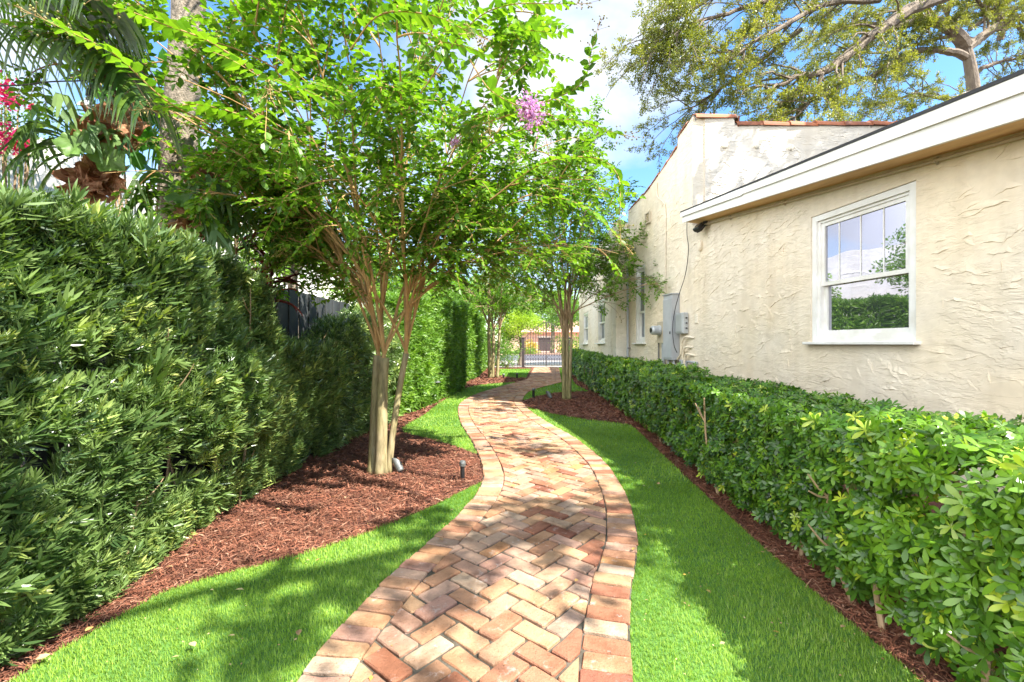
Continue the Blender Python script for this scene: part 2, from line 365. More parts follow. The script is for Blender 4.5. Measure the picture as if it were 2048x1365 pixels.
M['blade'] = leafmat('turf_blade', [(0.14, 0.27, 0.03), (0.22, 0.36, 0.04), (0.32, 0.46, 0.06), (0.17, 0.31, 0.035), (0.54, 0.58, 0.24)], 0.45, 0.28, spec=0.35, sc=1.2)
M['myrtle'] = leafmat('myrtle_leaf', [(0.04, 0.105, 0.014), (0.075, 0.175, 0.02), (0.13, 0.26, 0.026), (0.20, 0.36, 0.032), (0.10, 0.20, 0.026), (0.32, 0.45, 0.05)], 0.38, 0.42, tcol=(1.55, 1.65, 0.5), sc=1.5)
M['podo'] = leafmat('podocarpus_leaf', [(0.045, 0.09, 0.03), (0.10, 0.175, 0.05), (0.20, 0.29, 0.09), (0.13, 0.21, 0.065), (0.36, 0.45, 0.13), (0.58, 0.64, 0.20)], 0.33, 0.22, spec=0.7, sc=2)
M['schef'] = leafmat('schefflera_leaf', [(0.012, 0.045, 0.006), (0.035, 0.10, 0.010), (0.075, 0.18, 0.014), (0.16, 0.31, 0.020), (0.07, 0.17, 0.014), (0.42, 0.52, 0.045)], 0.33, 0.25, spec=0.55, sc=1.5)
M['oak'] = leafmat('oak_leaf', [(0.09, 0.125, 0.03), (0.15, 0.19, 0.04), (0.23, 0.26, 0.05), (0.34, 0.36, 0.075), (0.13, 0.17, 0.04)], 0.4, 0.35, tcol=(1.7, 1.6, 0.5), sc=.6)
M['bushy'] = leafmat('bush_leaf', [(0.07, 0.16, 0.02), (0.12, 0.24, 0.03), (0.20, 0.34, 0.04), (0.08, 0.15, 0.025)], 0.45, 0.35, sc=.7)
M['yellowleaf'] = leafmat('yellow_shrub_leaf', [(0.45, 0.42, 0.03), (0.55, 0.35, 0.02), (0.30, 0.38, 0.04)], 0.5, 0.35, tcol=(1.2, 1.2, .6))
M['bract'] = leafmat('magenta_bract', [(0.50, 0.01, 0.13), (0.62, 0.02, 0.20), (0.66, 0.05, 0.08)], 0.5, 0.4, tcol=(1.3, 1, 1.2))
M['petal'] = leafmat('pink_lilac_petal', [(0.62, 0.30, 0.62), (0.75, 0.42, 0.66), (0.55, 0.32, 0.70), (0.80, 0.35, 0.50)], 0.6, 0.4, tcol=(1.2, 1.1, 1.2))
M['capsule'] = leafmat('seed_capsule', [(0.20, 0.19, 0.04), (0.12, 0.10, 0.03), (0.28, 0.26, 0.05)], 0.6, 0.0)
M['palmleaf'] = leafmat('palm_leaflet', [(0.03, 0.07, 0.02), (0.05, 0.11, 0.02), (0.10, 0.17, 0.02)], 0.35, 0.3)
M['cordy'] = leafmat('burgundy_leaf', [(0.035, 0.010, 0.014), (0.07, 0.018, 0.02), (0.20, 0.035, 0.02), (0.30, 0.12, 0.12)], 0.3, 0.3, tcol=(2.2, .8, .5))
M['staghorn'] = leafmat('staghorn_frond', [(0.06, 0.13, 0.04), (0.10, 0.19, 0.06), (0.16, 0.25, 0.08)], 0.4, 0.2, spec=.5, sc=5)
M['shield'] = leafmat('shield_frond', [(0.09, 0.19, 0.04), (0.15, 0.27, 0.06)], 0.5, 0.35, sc=6)
M['papery'] = leafmat('dry_brown_frond', [(0.46, 0.28, 0.16), (0.34, 0.17, 0.09), (0.24, 0.10, 0.05), (0.40, 0.23, 0.13)], 0.85, 0.25, tcol=(1.3, 1.0, .7), sc=14)
M['bigleaf'] = leafmat('heart_leaf', [(0.05, 0.18, 0.02), (0.09, 0.26, 0.03), (0.04, 0.13, 0.02)], 0.35, 0.35)
M['bark'] = plain('smooth_tan_bark', (0.40, 0.27, 0.155), (0.26, 0.185, 0.10), 7, 0.75, 0.35, 40, 0.004, mapscale=(3, 3, .5))
def barkmat():
    m, t, out = newmat('mottled_myrtle_bark'); tcn = N(t, 'ShaderNodeTexCoord'); vec = tcn.outputs['Object']
    pb = N(t, 'ShaderNodeBsdfPrincipled', Roughness=0.75)
    nf = noise(t, vec, 9, 5, mapscale=(3, 3, .7)); c = ramp(t, nf, [(0.28, (0.13, 0.105, 0.05)), (0.45, (0.26, 0.21, 0.11)), (0.60, (0.36, 0.285, 0.16)), (0.75, (0.28, 0.26, 0.18))])
    gr = ramp(t, noise(t, vec, 2.5, 4, mapscale=(2, 2, .6), loc=(1, 5, 2)), [(0.4, (1, 1, 1)), (0.65, (0.82, 0.95, 0.62))]); c = mixc(t, 0.8, c, gr, 'MULTIPLY')
    t.links.new(c, pb.inputs['Base Color']); t.links.new(bump(t, noise(t, vec, 30, 6, mapscale=(2, 2, .5)), 0.4, 0.005), pb.inputs['Normal'])
    t.links.new(pb.outputs[0], out.inputs[0]); return m
M['trunk'] = barkmat()
M['twig'] = plain('orange_tan_twig', (0.50, 0.31, 0.12), (0.33, 0.19, 0.075), 10, 0.7, 0.2, 60)
M['oakbark'] = plain('oak_bark', (0.24, 0.19, 0.14), (0.12, 0.09, 0.065), 5, 0.9, 0.8, 18, 0.03, mapscale=(2, 2, .6))
M['palmbark'] = plain('palm_bark', (0.34, 0.28, 0.21), (0.13, 0.10, 0.07), 5, 0.9, 1.0, 16, 0.04, mapscale=(2.5, 2.5, 1.6))
M['asphalt'] = plain('asphalt', (0.13, 0.13, 0.15), (0.10, 0.10, 0.12), 3, 0.85, 0.4, 90)
M['concrete'] = plain('pale_concrete', (0.42, 0.38, 0.34), (0.32, 0.29, 0.26), 2, 0.85, 0.3, 60)
M['drive'] = plain('terracotta_drive', (0.50, 0.30, 0.22), (0.38, 0.22, 0.16), 3, 0.85, 0.3, 40)
M['pinkwall'] = plain('pink_stucco', (0.62, 0.40, 0.32), (0.55, 0.34, 0.27), 2, 0.85, 0.3, 30)
M['rooftile'] = plain('faded_roof_tile', (0.60, 0.36, 0.28), (0.42, 0.22, 0.16), 3, 0.85, 0.6, 12, 0.04, mapscale=(1, 1, 4))
M['dryleaf'] = leafmat('fallen_leaf', [(0.55, 0.36, 0.06), (0.48, 0.30, 0.16), (0.62, 0.50, 0.30), (0.35, 0.16, 0.07)], 0.7, 0.3, tcol=(1.2, 1.1, .7))
# ================================================================== GROUND
def sheet(name, poly, z, mat, kind='structure'):
    me = bpy.data.meshes.new(name); me.from_pydata([(p[0], p[1], z) for p in poly], [], [tuple(range(len(poly)))]); me.update()
    o = link_mesh(name, me, mat); return tag(o, kind=kind)
sheet('ground', [(-400, -60), (400, -60), (400, 700), (-400, 700)], -0.02, M['soil'])
sheet('mulch_bed', [(-3.05, -2.5), (3.6, -2.5), (3.6, 24.6), (-3.05, 24.6)], 0.004, M['mulch_base'])

PL = np.array([(-0.70, -1.5), (-0.76, 0.3), (-0.80, 1.2)] + [tuple(G(*p)[:2]) for p in ((600, 1365), (690, 1255), (790, 1150), (880, 1070), (940, 1010), (965, 965), (962, 930), (945, 890), (921, 848), (916, 822), (924, 806), (957, 789), (1019, 770), (1053, 761))] )
PLs = [tuple(q) for q in catmull(PL, 8)] + [(0.66, 17.5), (1.22, 24.5)]
PR = np.array([(0.30, -1.5), (0.33, 0.3), (0.40, 1.2)] + [tuple(G(*p)[:2]) for p in ((1265, 1365), (1262, 1200), (1275, 1110), (1270, 1050), (1250, 990), (1210, 930), (1150, 880), (1090, 845), (1053, 817), (1046, 800), (1066, 782), (1124, 766))])
PRs = [tuple(q) for q in catmull(PR, 8)] + [(1.85, 17), (2.55, 24.5)]
PL_, PR_ = np.array(PLs), np.array(PRs)
def resample(P_, d):
    s_ = np.concatenate(([0], np.cumsum(np.linalg.norm(np.diff(P_, axis=0), axis=1)))); n = int(s_[-1] / d)
    q = np.arange(n) * d; return np.stack([np.interp(q, s_, P_[:, 0]), np.interp(q, s_, P_[:, 1])], 1)
PL_ = resample(PL_, 0.106); PR_ = resample(PR_, 0.106)
def inward(P_, sgn):
    tg = np.gradient(P_, axis=0); tg /= np.linalg.norm(tg, axis=1)[:, None]; return np.stack([tg[:, 1], -tg[:, 0]], 1) * sgn, tg
nL, tL = inward(PL_, 1.0); nR, tR = inward(PR_, -1.0)
path_poly = np.vstack([PL_, PR_[::-1]])
sheet('path', path_poly + 0 * path_poly, 0.020, M['sandbed'])

mb = MB()
def brick(quad, r):
    """quad: (k,2) convex polygon counter clockwise"""
    q = np.asarray(quad); c = q.mean(0); k = len(q)
    z = 0.034 + random.uniform(-0.006, 0.004); tx, ty = random.gauss(0, 0.007), random.gauss(0, 0.007)
    qi = c + (q - c) * (1 - 0.005 / (np.linalg.norm(q - c, axis=1)[:, None] + 1e-6)); qm = c + (q - c) * (1 - 0.001)
    zz = lambda p: z + (p[:, 0] - c[0]) * tx + (p[:, 1] - c[1]) * ty
    V = np.vstack([np.c_[q, np.full(k, 0.018)], np.c_[qm, zz(qm) - 0.006], np.c_[qi, zz(qi)]])
    Fc = [tuple(range(2 * k, 3 * k))] + [(i + a * k, (i + 1) % k + a * k, (i + 1) % k + (a + 1) * k, i + (a + 1) * k) for a in (0, 1) for i in range(k)]
    mb.add(V, Fc, r)
def chip(c, R2, l, w):
    # slightly ragged rectangle with worn corners
    hx, hy = l / 2, w / 2; q = []
    j = lambda a=0.0035: random.gauss(0, a)
    cut = [random.uniform(0.002, 0.009) for _ in range(4)]
    for (sx, sy), cc in zip(((-1, -1), (1, -1), (1, 1), (-1, 1)), cut):
        a = (sx * (hx - cc), sy * hy); b = (sx * hx, sy * (hy - cc))
        pair = (b, a) if (sx * sy) > 0 else (a, b)
        if (sx, sy) == (-1, -1): pair = ((-hx, -(hy - cc)), (-(hx - cc), -hy))
        if (sx, sy) == (1, -1): pair = ((hx - cc, -hy), (hx, -(hy - cc)))
        if (sx, sy) == (1, 1): pair = ((hx, hy - cc), (hx - cc, hy))
        if (sx, sy) == (-1, 1): pair = ((-(hx - cc), hy), (-hx, hy - cc))
        q += list(pair)
    q.insert(2, (j(0.01), -hy + j(.002))); q.insert(7, (j(.01), hy + j(.002)))
    q = np.array(q) + RNG.normal(0, 0.0012, (len(q), 2)); return q @ R2.T + c
def clip(poly, p0, n):
    out = []; k = len(poly); d = (poly - p0) @ n
    for i in range(k):
        a, b = poly[i], poly[(i + 1) % k]
        if d[i] >= 0: out.append(a)
        if d[i] * d[(i + 1) % k] < 0: out.append(a + (b - a) * (d[i] / (d[i] - d[(i + 1) % k])))
    return np.array(out)
BW = 0.20
for P_, n_, t_ in ((PL_, nL, tL), (PR_, nR, tR)):
    for i in range(0, len(P_)):
        c = P_[i] + n_[i] * (BW / 2 + random.gauss(0, .003)); a = math.atan2(n_[i][1], n_[i][0]) + random.gauss(0, 0.02)
        # width tapers with the curve
        if i < len(P_) - 1: w = np.linalg.norm((P_[i] + n_[i] * BW) - (P_[i + 1] + n_[i + 1] * BW))
        w = min(0.106, w) - 0.010
        R2 = np.array([[math.cos(a), -math.sin(a)], [math.sin(a), math.cos(a)]])
        brick(chip(c, R2, BW - 0.006 + random.gauss(0, .003), w), random.random())
# herringbone field at 45 degrees
A = math.radians(45 + 4); e1 = np.array([math.cos(A), math.sin(A)]); e2 = np.array([-math.sin(A), math.cos(A)]); u = 0.107
R45 = np.array([e1, e2]).T; R135 = np.array([e2, -e1]).T
innerL = PL_ + nL * (BW + 0.004); innerR = PR_ + nR * (BW + 0.004)
allY = (-1.5, 24.4)
cells = []
for i in range(-170, 260):
    for k in range(-120, 120):
        # classic 2x1 herringbone: horizontal brick at cell (x,y) when (x - y) mod 4 == 0, vertical when (x - y) mod 4 == 2
        for (o, vert) in (((i, k), 0), ((i, k), 1)):
            mmod = (i - k) % 4
            if vert == 0 and mmod == 0: cc = ((i + 1.0), (k + 0.5)); R2 = R45
            elif vert == 1 and mmod == 3: cc = ((i + 0.5), (k + 1.0)) ; R2 = R135
            else: continue
            c = np.array([0.1, 8.0]) + (e1 * cc[0] + e2 * cc[1]) * u
            cells.append((c, R2))
C_ = np.array([c for c, _ in cells])
ok = (C_[:, 1] > -1.5) & (C_[:, 1] < 24.5) & (C_[:, 0] > -1.4) & (C_[:, 0] < 2.7)
for idx in np.nonzero(ok)[0]:
    c, R2 = cells[idx]
    a = np.argmin(((innerL - c) ** 2).sum(1)); b = np.argmin(((innerR - c) ** 2).sum(1))
    dl = (c - innerL[a]) @ nL[a]; dr = (c - innerR[b]) @ nR[b]
    if dl < -0.09 or dr < -0.09: continue
    q = chip(c, R2 @ rotz(random.gauss(0, .012))[:2, :2], 2 * u - 0.014 + random.gauss(0, .002), u - 0.014 + random.gauss(0, .0015))
    if dl < 0.13: q = clip(q, innerL[a], nL[a])
    if len(q) > 2 and dr < 0.13: q = clip(q, innerR[b], nR[b])
    if len(q) < 3: continue
    ar = 0.5 * abs(np.dot(q[:, 0], np.roll(q[:, 1], 1)) - np.dot(q[:, 1], np.roll(q[:, 0], 1)))
    if ar < 0.0012: continue
    brick(q, random.random())
tag(mb.build('brick_paving', M['brick']), kind='structure')

# ------------------------------------------------------------------ lawns
def GP(*pts): return [tuple(G(*p)[:2]) for p in pts]
def nearpath(P_, y0, y1): return [tuple(q) for q in P_ if y0 <= q[1] <= y1]
lawnA = [tuple(q) for q in catmull([(-1.78, -1.5), (-1.84, 0.5)] + GP((30, 1365), (150, 1290), (250, 1232), (330, 1190), (430, 1158), (560, 1125), (700, 1083), (860, 1018), (925, 985), (966, 966)), 4)] + [tuple(q + n * .1) for q, n in list(zip(PL_, nL))[::-1] if q[1] < 4.2]
lawnB = [tuple(q) for q in catmull(GP((952, 911), (905, 893), (850, 878), (803, 861), (845, 834), (873, 812), (908, 790), (940, 776), (979, 769.5), (1030, 765.5)), 4)] + [tuple(q + n * .1) for q, n in list(zip(PL_, nL))[::-1] if 5.25 < q[1] < 15.0]
lawnC = GP((1000, 739), (1062, 739), (1052, 757.5), (1030, 757), (997, 752))
lawnD = [tuple(q) for q in catmull([(1.50, -1.5), (1.52, 0.5)] + GP((1839, 1365), (1665, 1221), (1481, 1057), (1358, 944), (1272, 861), (1246, 850), (1179, 842), (1102, 829), (1050, 815)), 4)] + [tuple(q + n * .1) for q, n in list(zip(PR_, nR))[::-1] if q[1] < 9.2]
lawnE = GP((1048, 802), (1068, 796), (1098, 789), (1140, 785), (1177, 784)) + [(2.0, 14.2), (2.55, 20.5), (2.80, 24.2), (2.4, 24.2)] + [tuple(q + n * .1) for q, n in list(zip(PR_, nR))[::-1] if 10.4 < q[1] < 24]
lawns = [lawnA, lawnB, lawnC, lawnD, lawnE]
for q in lawns: sheet('lawn', q, 0.012, M['lawn'])
bt = (np.array([(-.5, 0, 0), (.5, 0, 0), (.32, .25, .55), (-.32, .25, .55), (0, .8, 1.0)]), [(0, 1, 2, 3), (3, 2, 4)])
gb = MB()
for q in lawns:
    q = np.array(q); x0, y0 = q.min(0); x1, y1 = q.max(0)
    for (ya, yb, dens, w, h) in ((0.9, 2.6, 24000, .0024, .021), (2.6, 4.2, 14000, .0032, .023), (4.2, 7, 5200, .0052, .026), (7, 12, 1900, .009, .030), (12, 25, 600, .016, .035)):
        lo, hi = max(y0, ya), min(y1, yb)
        if hi <= lo: continue
        n = int((x1 - x0) * (hi - lo) * dens); X = RNG.uniform(x0, x1, n); Y = RNG.uniform(lo, hi, n)
        k = inside(q, X, Y) & ~inside(path_poly, X, Y) & (np.abs(X) < Y * 1.16 + .15); X, Y = X[k], Y[k]; n = len(X)
        clump = snoise(X, Y, 3, 2.0)
        th = RNG.uniform(0, 6.28, n) * .75 + snoise(X, Y, 5, 1.0) * 1.6; R = np.zeros((n, 3, 3)); c, s_ = np.cos(th), np.sin(th)
        R[:, 0, 0] = c; R[:, 0, 1] = -s_; R[:, 1, 0] = s_; R[:, 1, 1] = c; R[:, 2, 2] = 1
        hh = h * RNG.uniform(.65, 1.2, n) * (1 + .12 * clump); lean = hh * RNG.uniform(.3, 1.2, n)
        gb.inst(bt, np.c_[X, Y, np.full(n, .011)], R, np.c_[w * RNG.uniform(.8, 1.3, n), lean, hh], np.clip(RNG.random(n) * .85 + .08 * clump, 0, 1))
tag(gb.build('grass', M['blade']), kind='stuff')

# mulch shreds
mt_ = (np.array([(-.5, -1, 0), (.5, -1, .0), (.6, 0, .45), (-.4, 0, .5), (.3, 1, .05), (-.3, 1, .0)]), [(0, 1, 2, 3), (3, 2, 4, 5)])
gm = MB()
mreg = np.array([(-2.9, -1), (2.2, -1), (2.6, 24), (-2.9, 24)])
for (ya, yb, dens, w, l) in ((0.8, 3.2, 8500, .0034, .018), (3.2, 6.5, 4500, .0045, .022), (6.5, 12, 900, .010, .035), (12, 24, 260, .018, .05)):
    n = int(5.6 * (yb - ya) * dens); X = RNG.uniform(-3, 2.6, n); Y = RNG.uniform(ya, yb, n)
    k = ~inside(path_poly, X, Y) & (np.abs(X) < Y * 1.16 + .15)
    for q in lawns: k &= ~inside(q, X, Y)
    X, Y = X[k], Y[k]; n = len(X)
    th = RNG.uniform(0, 6.28, n); d = np.c_[np.cos(th), np.sin(th), RNG.normal(0, .28, n)]
    nr = np.c_[RNG.normal(0, .45, n), RNG.normal(0, .45, n), np.ones(n)]
    ww = w * RNG.lognormal(0, .35, n); ll = l * RNG.lognormal(0, .4, n)
    gm.inst(mt_, np.c_[X, Y, RNG.uniform(.006, .030, n) + .010 * snoise(X, Y, 9, 2)], frames(d, nr), np.c_[ww, ll, ww * 1.3])
tag(gm.build('mulch', M['mulch']), kind='stuff')

gl = MB()
n = 2600; X = RNG.uniform(-2.6, 2.3, n); Y = .9 + 11 * RNG.random(n) ** 1.6; k = (RNG.random(n) < np.where(inside(path_poly, X, Y), .22, .75)) & (np.abs(X) < Y * 1.16 + .1)
X, Y = X[k], Y[k]; n = len(X); th = RNG.uniform(0, 6.28, n); nl_ = RNG.normal(0, .3, (n, 3)); nl_[:, 2] = 1
zz_ = np.where(inside(path_poly, X, Y), .040, .042)
gl.inst((np.array([(0, 0, 0), (.3, .5, .08), (0, 1, 0), (-.3, .5, .08)]), [(0, 1, 2, 3)]), np.c_[X, Y, zz_], frames(np.c_[np.cos(th), np.sin(th), RNG.normal(0, .1, n)], nl_), RNG.lognormal(math.log(.009), .45, n))
tag(gl.build('leaf_litter', M['dryleaf']), kind='stuff')

# beyond the gate
sheet('pavement', [(-30, 24.9), (30, 24.9), (30, 34.5), (-30, 34.5)], 0.004, M['concrete'])
sheet('road', [(-60, 34.5), (60, 34.5), (60, 53), (-60, 53)], 0.0, M['asphalt'])
sheet('verge', [(-60, 53), (60, 53), (60, 90), (-60, 90)], 0.006, M['drive'])
sheet('far_garden', [(-60, 56), (1.5, 56), (1.5, 90), (-60, 90)], 0.012, M['lawn'])

# ================================================================== HOUSE
nW = unit(V3(-1, -0.119, 0)); dW = unit(V3(-0.119, 1, 0))
def WL(Y, z, off=0.0): return V3(4 - 0.119 * Y, Y, z) + nW * off
RW = np.stack([nW, dW, V3(0, 0, 1)], 1)        # local x = out of the wall, y = along it
house = thing('house', 'cream stuccoed bungalow with white eave board and terracotta coping right of the path', 'house', (5.0, 8.0, 0))
def wall_cells(mbx, fn, cuts, topf, openings, thick=0.2, z0=-0.02):
    """fn(Y,z,off) point; openings (Ya,Yb,za,zb); cells butt end to end"""
    ys = sorted(set(cuts) | {q for o in openings for q in o[:2]})
    for a, b in zip(ys[:-1], ys[1:]):
        mid = (a + b) / 2; sp = [(z0, z0, topf(a), topf(b))]
        for (ya, yb, za, zb) in openings:
            if ya <= mid <= yb: sp = [(z0, z0, za, za), (zb, zb, topf(a), topf(b))]
        for (b0, b1, t0, t1) in sp:
            mbx.hexa([fn(a, b0, 0), fn(b, b1, 0), fn(b, b1, -thick), fn(a, b0, -thick), fn(a, t0, 0), fn(b, t1, 0), fn(b, t1, -thick), fn(a, t0, -thick)])
def ridges(mbx, n, y0, y1, z0, z1, skip, fn=WL, seed=3, big=1.0):
    g = np.random.default_rng(seed)
    for _ in range(n):
        y = g.uniform(y0, y1); z = z0 + (z1 - z0) * g.random(); l = g.gamma(2.0, .07) * big + .05; a = g.normal(-0.1, .28)
        if g.random() < .13: a += 1.4
        if any(ya - .1 - l < y < yb + .06 and za - .08 < z < zb + .1 for ya, yb, za, zb in skip): continue
        k = max(4, int(l / .022)); t = np.linspace(0, 1, k); hh = (.003 + .005 * g.random()) * np.sin(t * math.pi) ** .7 * (1 + .5 * g.standard_normal(k).clip(-1, 1)); w = .014 + .028 * g.random()
        wob = np.cumsum(g.normal(0, .007, k)); V = []
        for i in range(k):
            yy = y + t[i] * l * math.cos(a) - wob[i] * math.sin(a); zz = z + t[i] * l * math.sin(a) + wob[i]
            e = max(.15, math.sin(t[i] * math.pi))
            V += [fn(yy, zz + w * e * 1.8, -0.001), fn(yy, zz, max(hh[i], .001)), fn(yy, zz - w * .12, -0.001)]
        Fc = [(i * 3 + q, (i + 1) * 3 + q, (i + 1) * 3 + q + 1, i * 3 + q + 1) for i in range(k - 1) for q in (0, 1)]
        mbx.add(V, Fc, .5)
zsof = lambda Y: 2.443 + 0.1138 * max(Y, 0.5)
win = (3.934, 5.106, 1.30, 2.733)
w = MB(); wall_cells(w, WL, [-2.0, .5, 7.69], zsof, [win])
ridges(w, 400, 1.6, 7.5, .75, 2.9, [win]); ridges(w, 90, 5.2, 7.5, 2.6, 3.2, [], seed=5)
w.build('wall', M['stucco'], house)
# gable block along the path
prof = [(7.69, 5.17), (8.20, 5.06), (8.22, 4.88), (9.4, 4.57), (10.0, 4.47), (10.6, 4.43)]
def zpar(Y): return float(np.interp(Y, [p[0] for p in prof], [p[1] for p in prof]))
win2 = (9.64, 10.17, 1.30, 3.02)
w = MB(); wall_cells(w, WL, [p[0] for p in prof], zpar, [win2], .25)
ridges(w, 330, 7.75, 10.4, .9, 4.3, [win2], seed=8)
w.build('wall', M['stucco'], house)
# parapet face looking down the garden
fprof = [(3.30, 5.17), (3.79, 5.17), (3.81, 5.03), (5.0, 5.03), (9.5, 5.03)]
def WF(x, z, off=0.0): return V3(x, 7.69 - off - 0.0 * x, z)
w = MB()
for (a, za), (b, zb) in zip(fprof[:-1], fprof[1:]):
    w.hexa([WF(a, -.02, 0), WF(b, -.02, 0), WF(b, -.02, -.25), WF(a, -.02, -.25), WF(a, za, 0), WF(b, zb, 0), WF(b, zb, -.25), WF(a, za, -.25)])
ridges(w, 260, 3.3, 7.0, 3.5, 4.9, [], fn=WF, seed=11)
w.build('wall', M['stucco_rough'], house)
# rear wing
def WR(Y, z, off=0.0): return V3(2.45 + .03 * (Y - 10.6) - off, Y, z)
win3 = (12.10, 13.27, 1.30, 2.55); win4 = (15.35, 16.6, 1.28, 2.4)
w = MB(); wall_cells(w, WR, [10.6, 17.9], lambda Y: 4.15, [win3, win4], .25)
w.hexa([V3(2.70, 10.6, -.02), V3(3.1, 10.6, -.02), V3(3.1, 10.85, -.02), V3(2.71, 10.85, -.02), V3(2.70, 10.6, 4.15), V3(3.1, 10.6, 4.15), V3(3.1, 10.85, 4.15), V3(2.71, 10.85, 4.15)])
w.hexa([V3(2.92, 17.65, -.02), V3(9, 17.65, -.02), V3(9, 17.9, -.02), V3(2.92, 17.9, -.02), V3(2.92, 17.65, 4.15), V3(9, 17.65, 4.15), V3(9, 17.9, 4.15), V3(2.92, 17.9, 4.15)])
ridges(w, 260, 10.7, 17.5, .9, 3.6, [win3, win4], fn=WR, seed=12)
w.build('wall', M['stucco_far'], house)
# eave: tapered fascia in two bands, soffit, roof
def FP(t, z): return V3(2.84 + .46 * t, 7.5 - 4.6 * t, z)
ft = lambda t: (3.50 - .444 * t, 3.425 - .505 * t, 3.317 - .559 * t)
def board(name, mat, zt, zb, out, thick, t0=0.0, t1=1.9):
    m_ = MB(); o_ = nW
    for a, b in [(t0 + (t1 - t0) * i / 4, t0 + (t1 - t0) * (i + 1) / 4) for i in range(4)]:
        p = lambda t, z, o2: FP(t, z) + o_ * o2
        m_.hexa([p(a, zb(a), out), p(a, zb(a), out - thick), p(b, zb(b), out - thick), p(b, zb(b), out), p(a, zt(a), out), p(a, zt(a), out - thick), p(b, zt(b), out - thick), p(b, zt(b), out)])
    return m_.build(name, mat, house)
board('fascia', M['white'], lambda t: ft(t)[1] + .01, lambda t: ft(t)[2], 0, .03)
board('drip_edge', M['white'], lambda t: ft(t)[0] - .012 * (1 + t), lambda t: ft(t)[1], .022, .02, -.004)
board('drip_edge', M['white'], lambda t: ft(t)[0] - .012 * (1 + t) - .004, lambda t: ft(t)[1] - .012, .026, .004, -.006, .36)
board('shingle_edge', M['shingle'], lambda t: ft(t)[0] + .006, lambda t: ft(t)[0] - .011 * (1 + t), .03, .06, -.004)
m_ = MB()
tt = np.linspace(0, 1.9, 6)
for a, b in zip(tt[:-1], tt[1:]):
    pa, pb_ = FP(a, 0), FP(b, 0)
    za, zb = ft(a)[2] + .012, ft(b)[2] + .012
    wa, wb = WL(pa[1], 0), WL(pb_[1], 0); sa, sb = zsof(pa[1]), zsof(pb_[1])
    A0 = V3(pa[0] + .035, pa[1], za); B0 = V3(pb_[0] + .035, pb_[1], zb); A1 = V3(wa[0] + .02, pa[1], sa + .0); B1 = V3(wb[0] + .02, pb_[1], sb)
    up = V3(0, 0, .02); m_.hexa([A0, A1, B1, B0, A0 + up, A1 + up, B1 + up, B0 + up])
m_.build('soffit', M['soffit'], house)
m_ = MB()
for a, b in zip(tt[:-1], tt[1:]):
    pa = FP(a, ft(a)[0] - .012) + V3(.04, 0, 0); pb_ = FP(b, ft(b)[0] - .012) + V3(.04, 0, 0)
    ra = pa + V3(5.0, 0, .75); rb = pb_ + V3(5.0, 0, .75); up = V3(0, 0, -.06)
    m_.hexa([pa + up, ra + up, rb + up, pb_ + up, pa, ra, rb, pb_])
m_.build('roof', M['shingle'], house)
# flat roof behind the parapets keeps the sun off the inside of the walls
m_ = MB(); m_.box((6.2, 12.9, 3.95), (6.3, 9.3, .12)); m_.build('flat_roof', M['shingle'], house)
# terracotta coping: one barrel tile after the other along the parapet edges
def tile_run(m_, pts, w=.12, h=.075, L_=.40, up=V3(0, 0, 1), seedr=None):
    pts = np.asarray(pts, float); s_ = np.concatenate(([0], np.cumsum(np.linalg.norm(np.diff(pts, axis=0), axis=1)))); n = max(1, int(round(s_[-1] / L_)))
    for i in range(n):
        q = np.array([[np.interp(v, s_, pts[:, k]) for k in range(3)] for v in (s_[-1] * i / n - .02, s_[-1] * (i + 1) / n)])
        q = q + RNG.normal(0, .005, (2, 3)); d = unit(q[1] - q[0]); sd = unit(np.cross(d, up)); nn = np.cross(sd, d); V = []
        for e, (p, k) in enumerate(((q[0], 1.06), (q[1], .92))):
            for j in range(9):
                th = math.pi * j / 8; V.append(p + sd * math.cos(th) * w * k + nn * (math.sin(th) * h * k + .004 * (1 - e)))
            for j in range(9):
                th = math.pi * (8 - j) / 8; V.append(p + sd * math.cos(th) * (w * k - .016) + nn * (math.sin(th) * (h * k - .016)))
        Fc = [(j, j + 1, 19 + j - 1 + 0, 18 + j) for j in range(17)] + [(17, 0, 18, 35)] + [tuple(range(17, -1, -1)), tuple(range(18, 36))]
        Fc = [(j, j + 1, 18 + j + 1, 18 + j) for j in range(17)] + [(17, 0, 18, 35)]
        Fc += [(j, 17 - j, 16 - j, j + 1) for j in range(8)] + [(18 + j + 1, 18 + 16 - j, 18 + 17 - j, 18 + j) for j in range(8)]
        m_.add(V, Fc)
        # mortar shoulder at the joint
        m_.tube([q[0] - d * .012 - nn * .01, q[0] + d * .02 - nn * .01], [w * .75, w * .7], 8, .5, 1)
m_ = MB()
c0 = WL(7.69, 5.17)
tile_run(m_, [V3(c0[0] + .05, 7.80, 5.15), V3(3.83, 7.80, 5.15)], L_=.72, w=.145, h=.11)
tile_run(m_, [V3(3.86, 7.79, 5.20), V3(3.86, 7.79, 5.02)], L_=.2, up=V3(1, 0, 0), w=.12, h=.05)
tile_run(m_, [V3(3.84, 7.80, 5.02), V3(9.4, 7.80, 5.02)], L_=.46, w=.15, h=.115)
tile_run(m_, [WL(7.86, 5.13, -.10), WL(8.21, 5.055, -.10)], L_=.36)
tile_run(m_, [WL(y, zpar(y) - .005, -.10) for y in (8.24, 8.6, 9.0, 9.4, 10.0, 10.6)], L_=.38)
tile_run(m_, [WR(10.6, 4.14, -.12), WR(17.9, 4.14, -.12)], L_=.42)
m_.build('coping', [M['tile'], M['mortar_cap']], house)

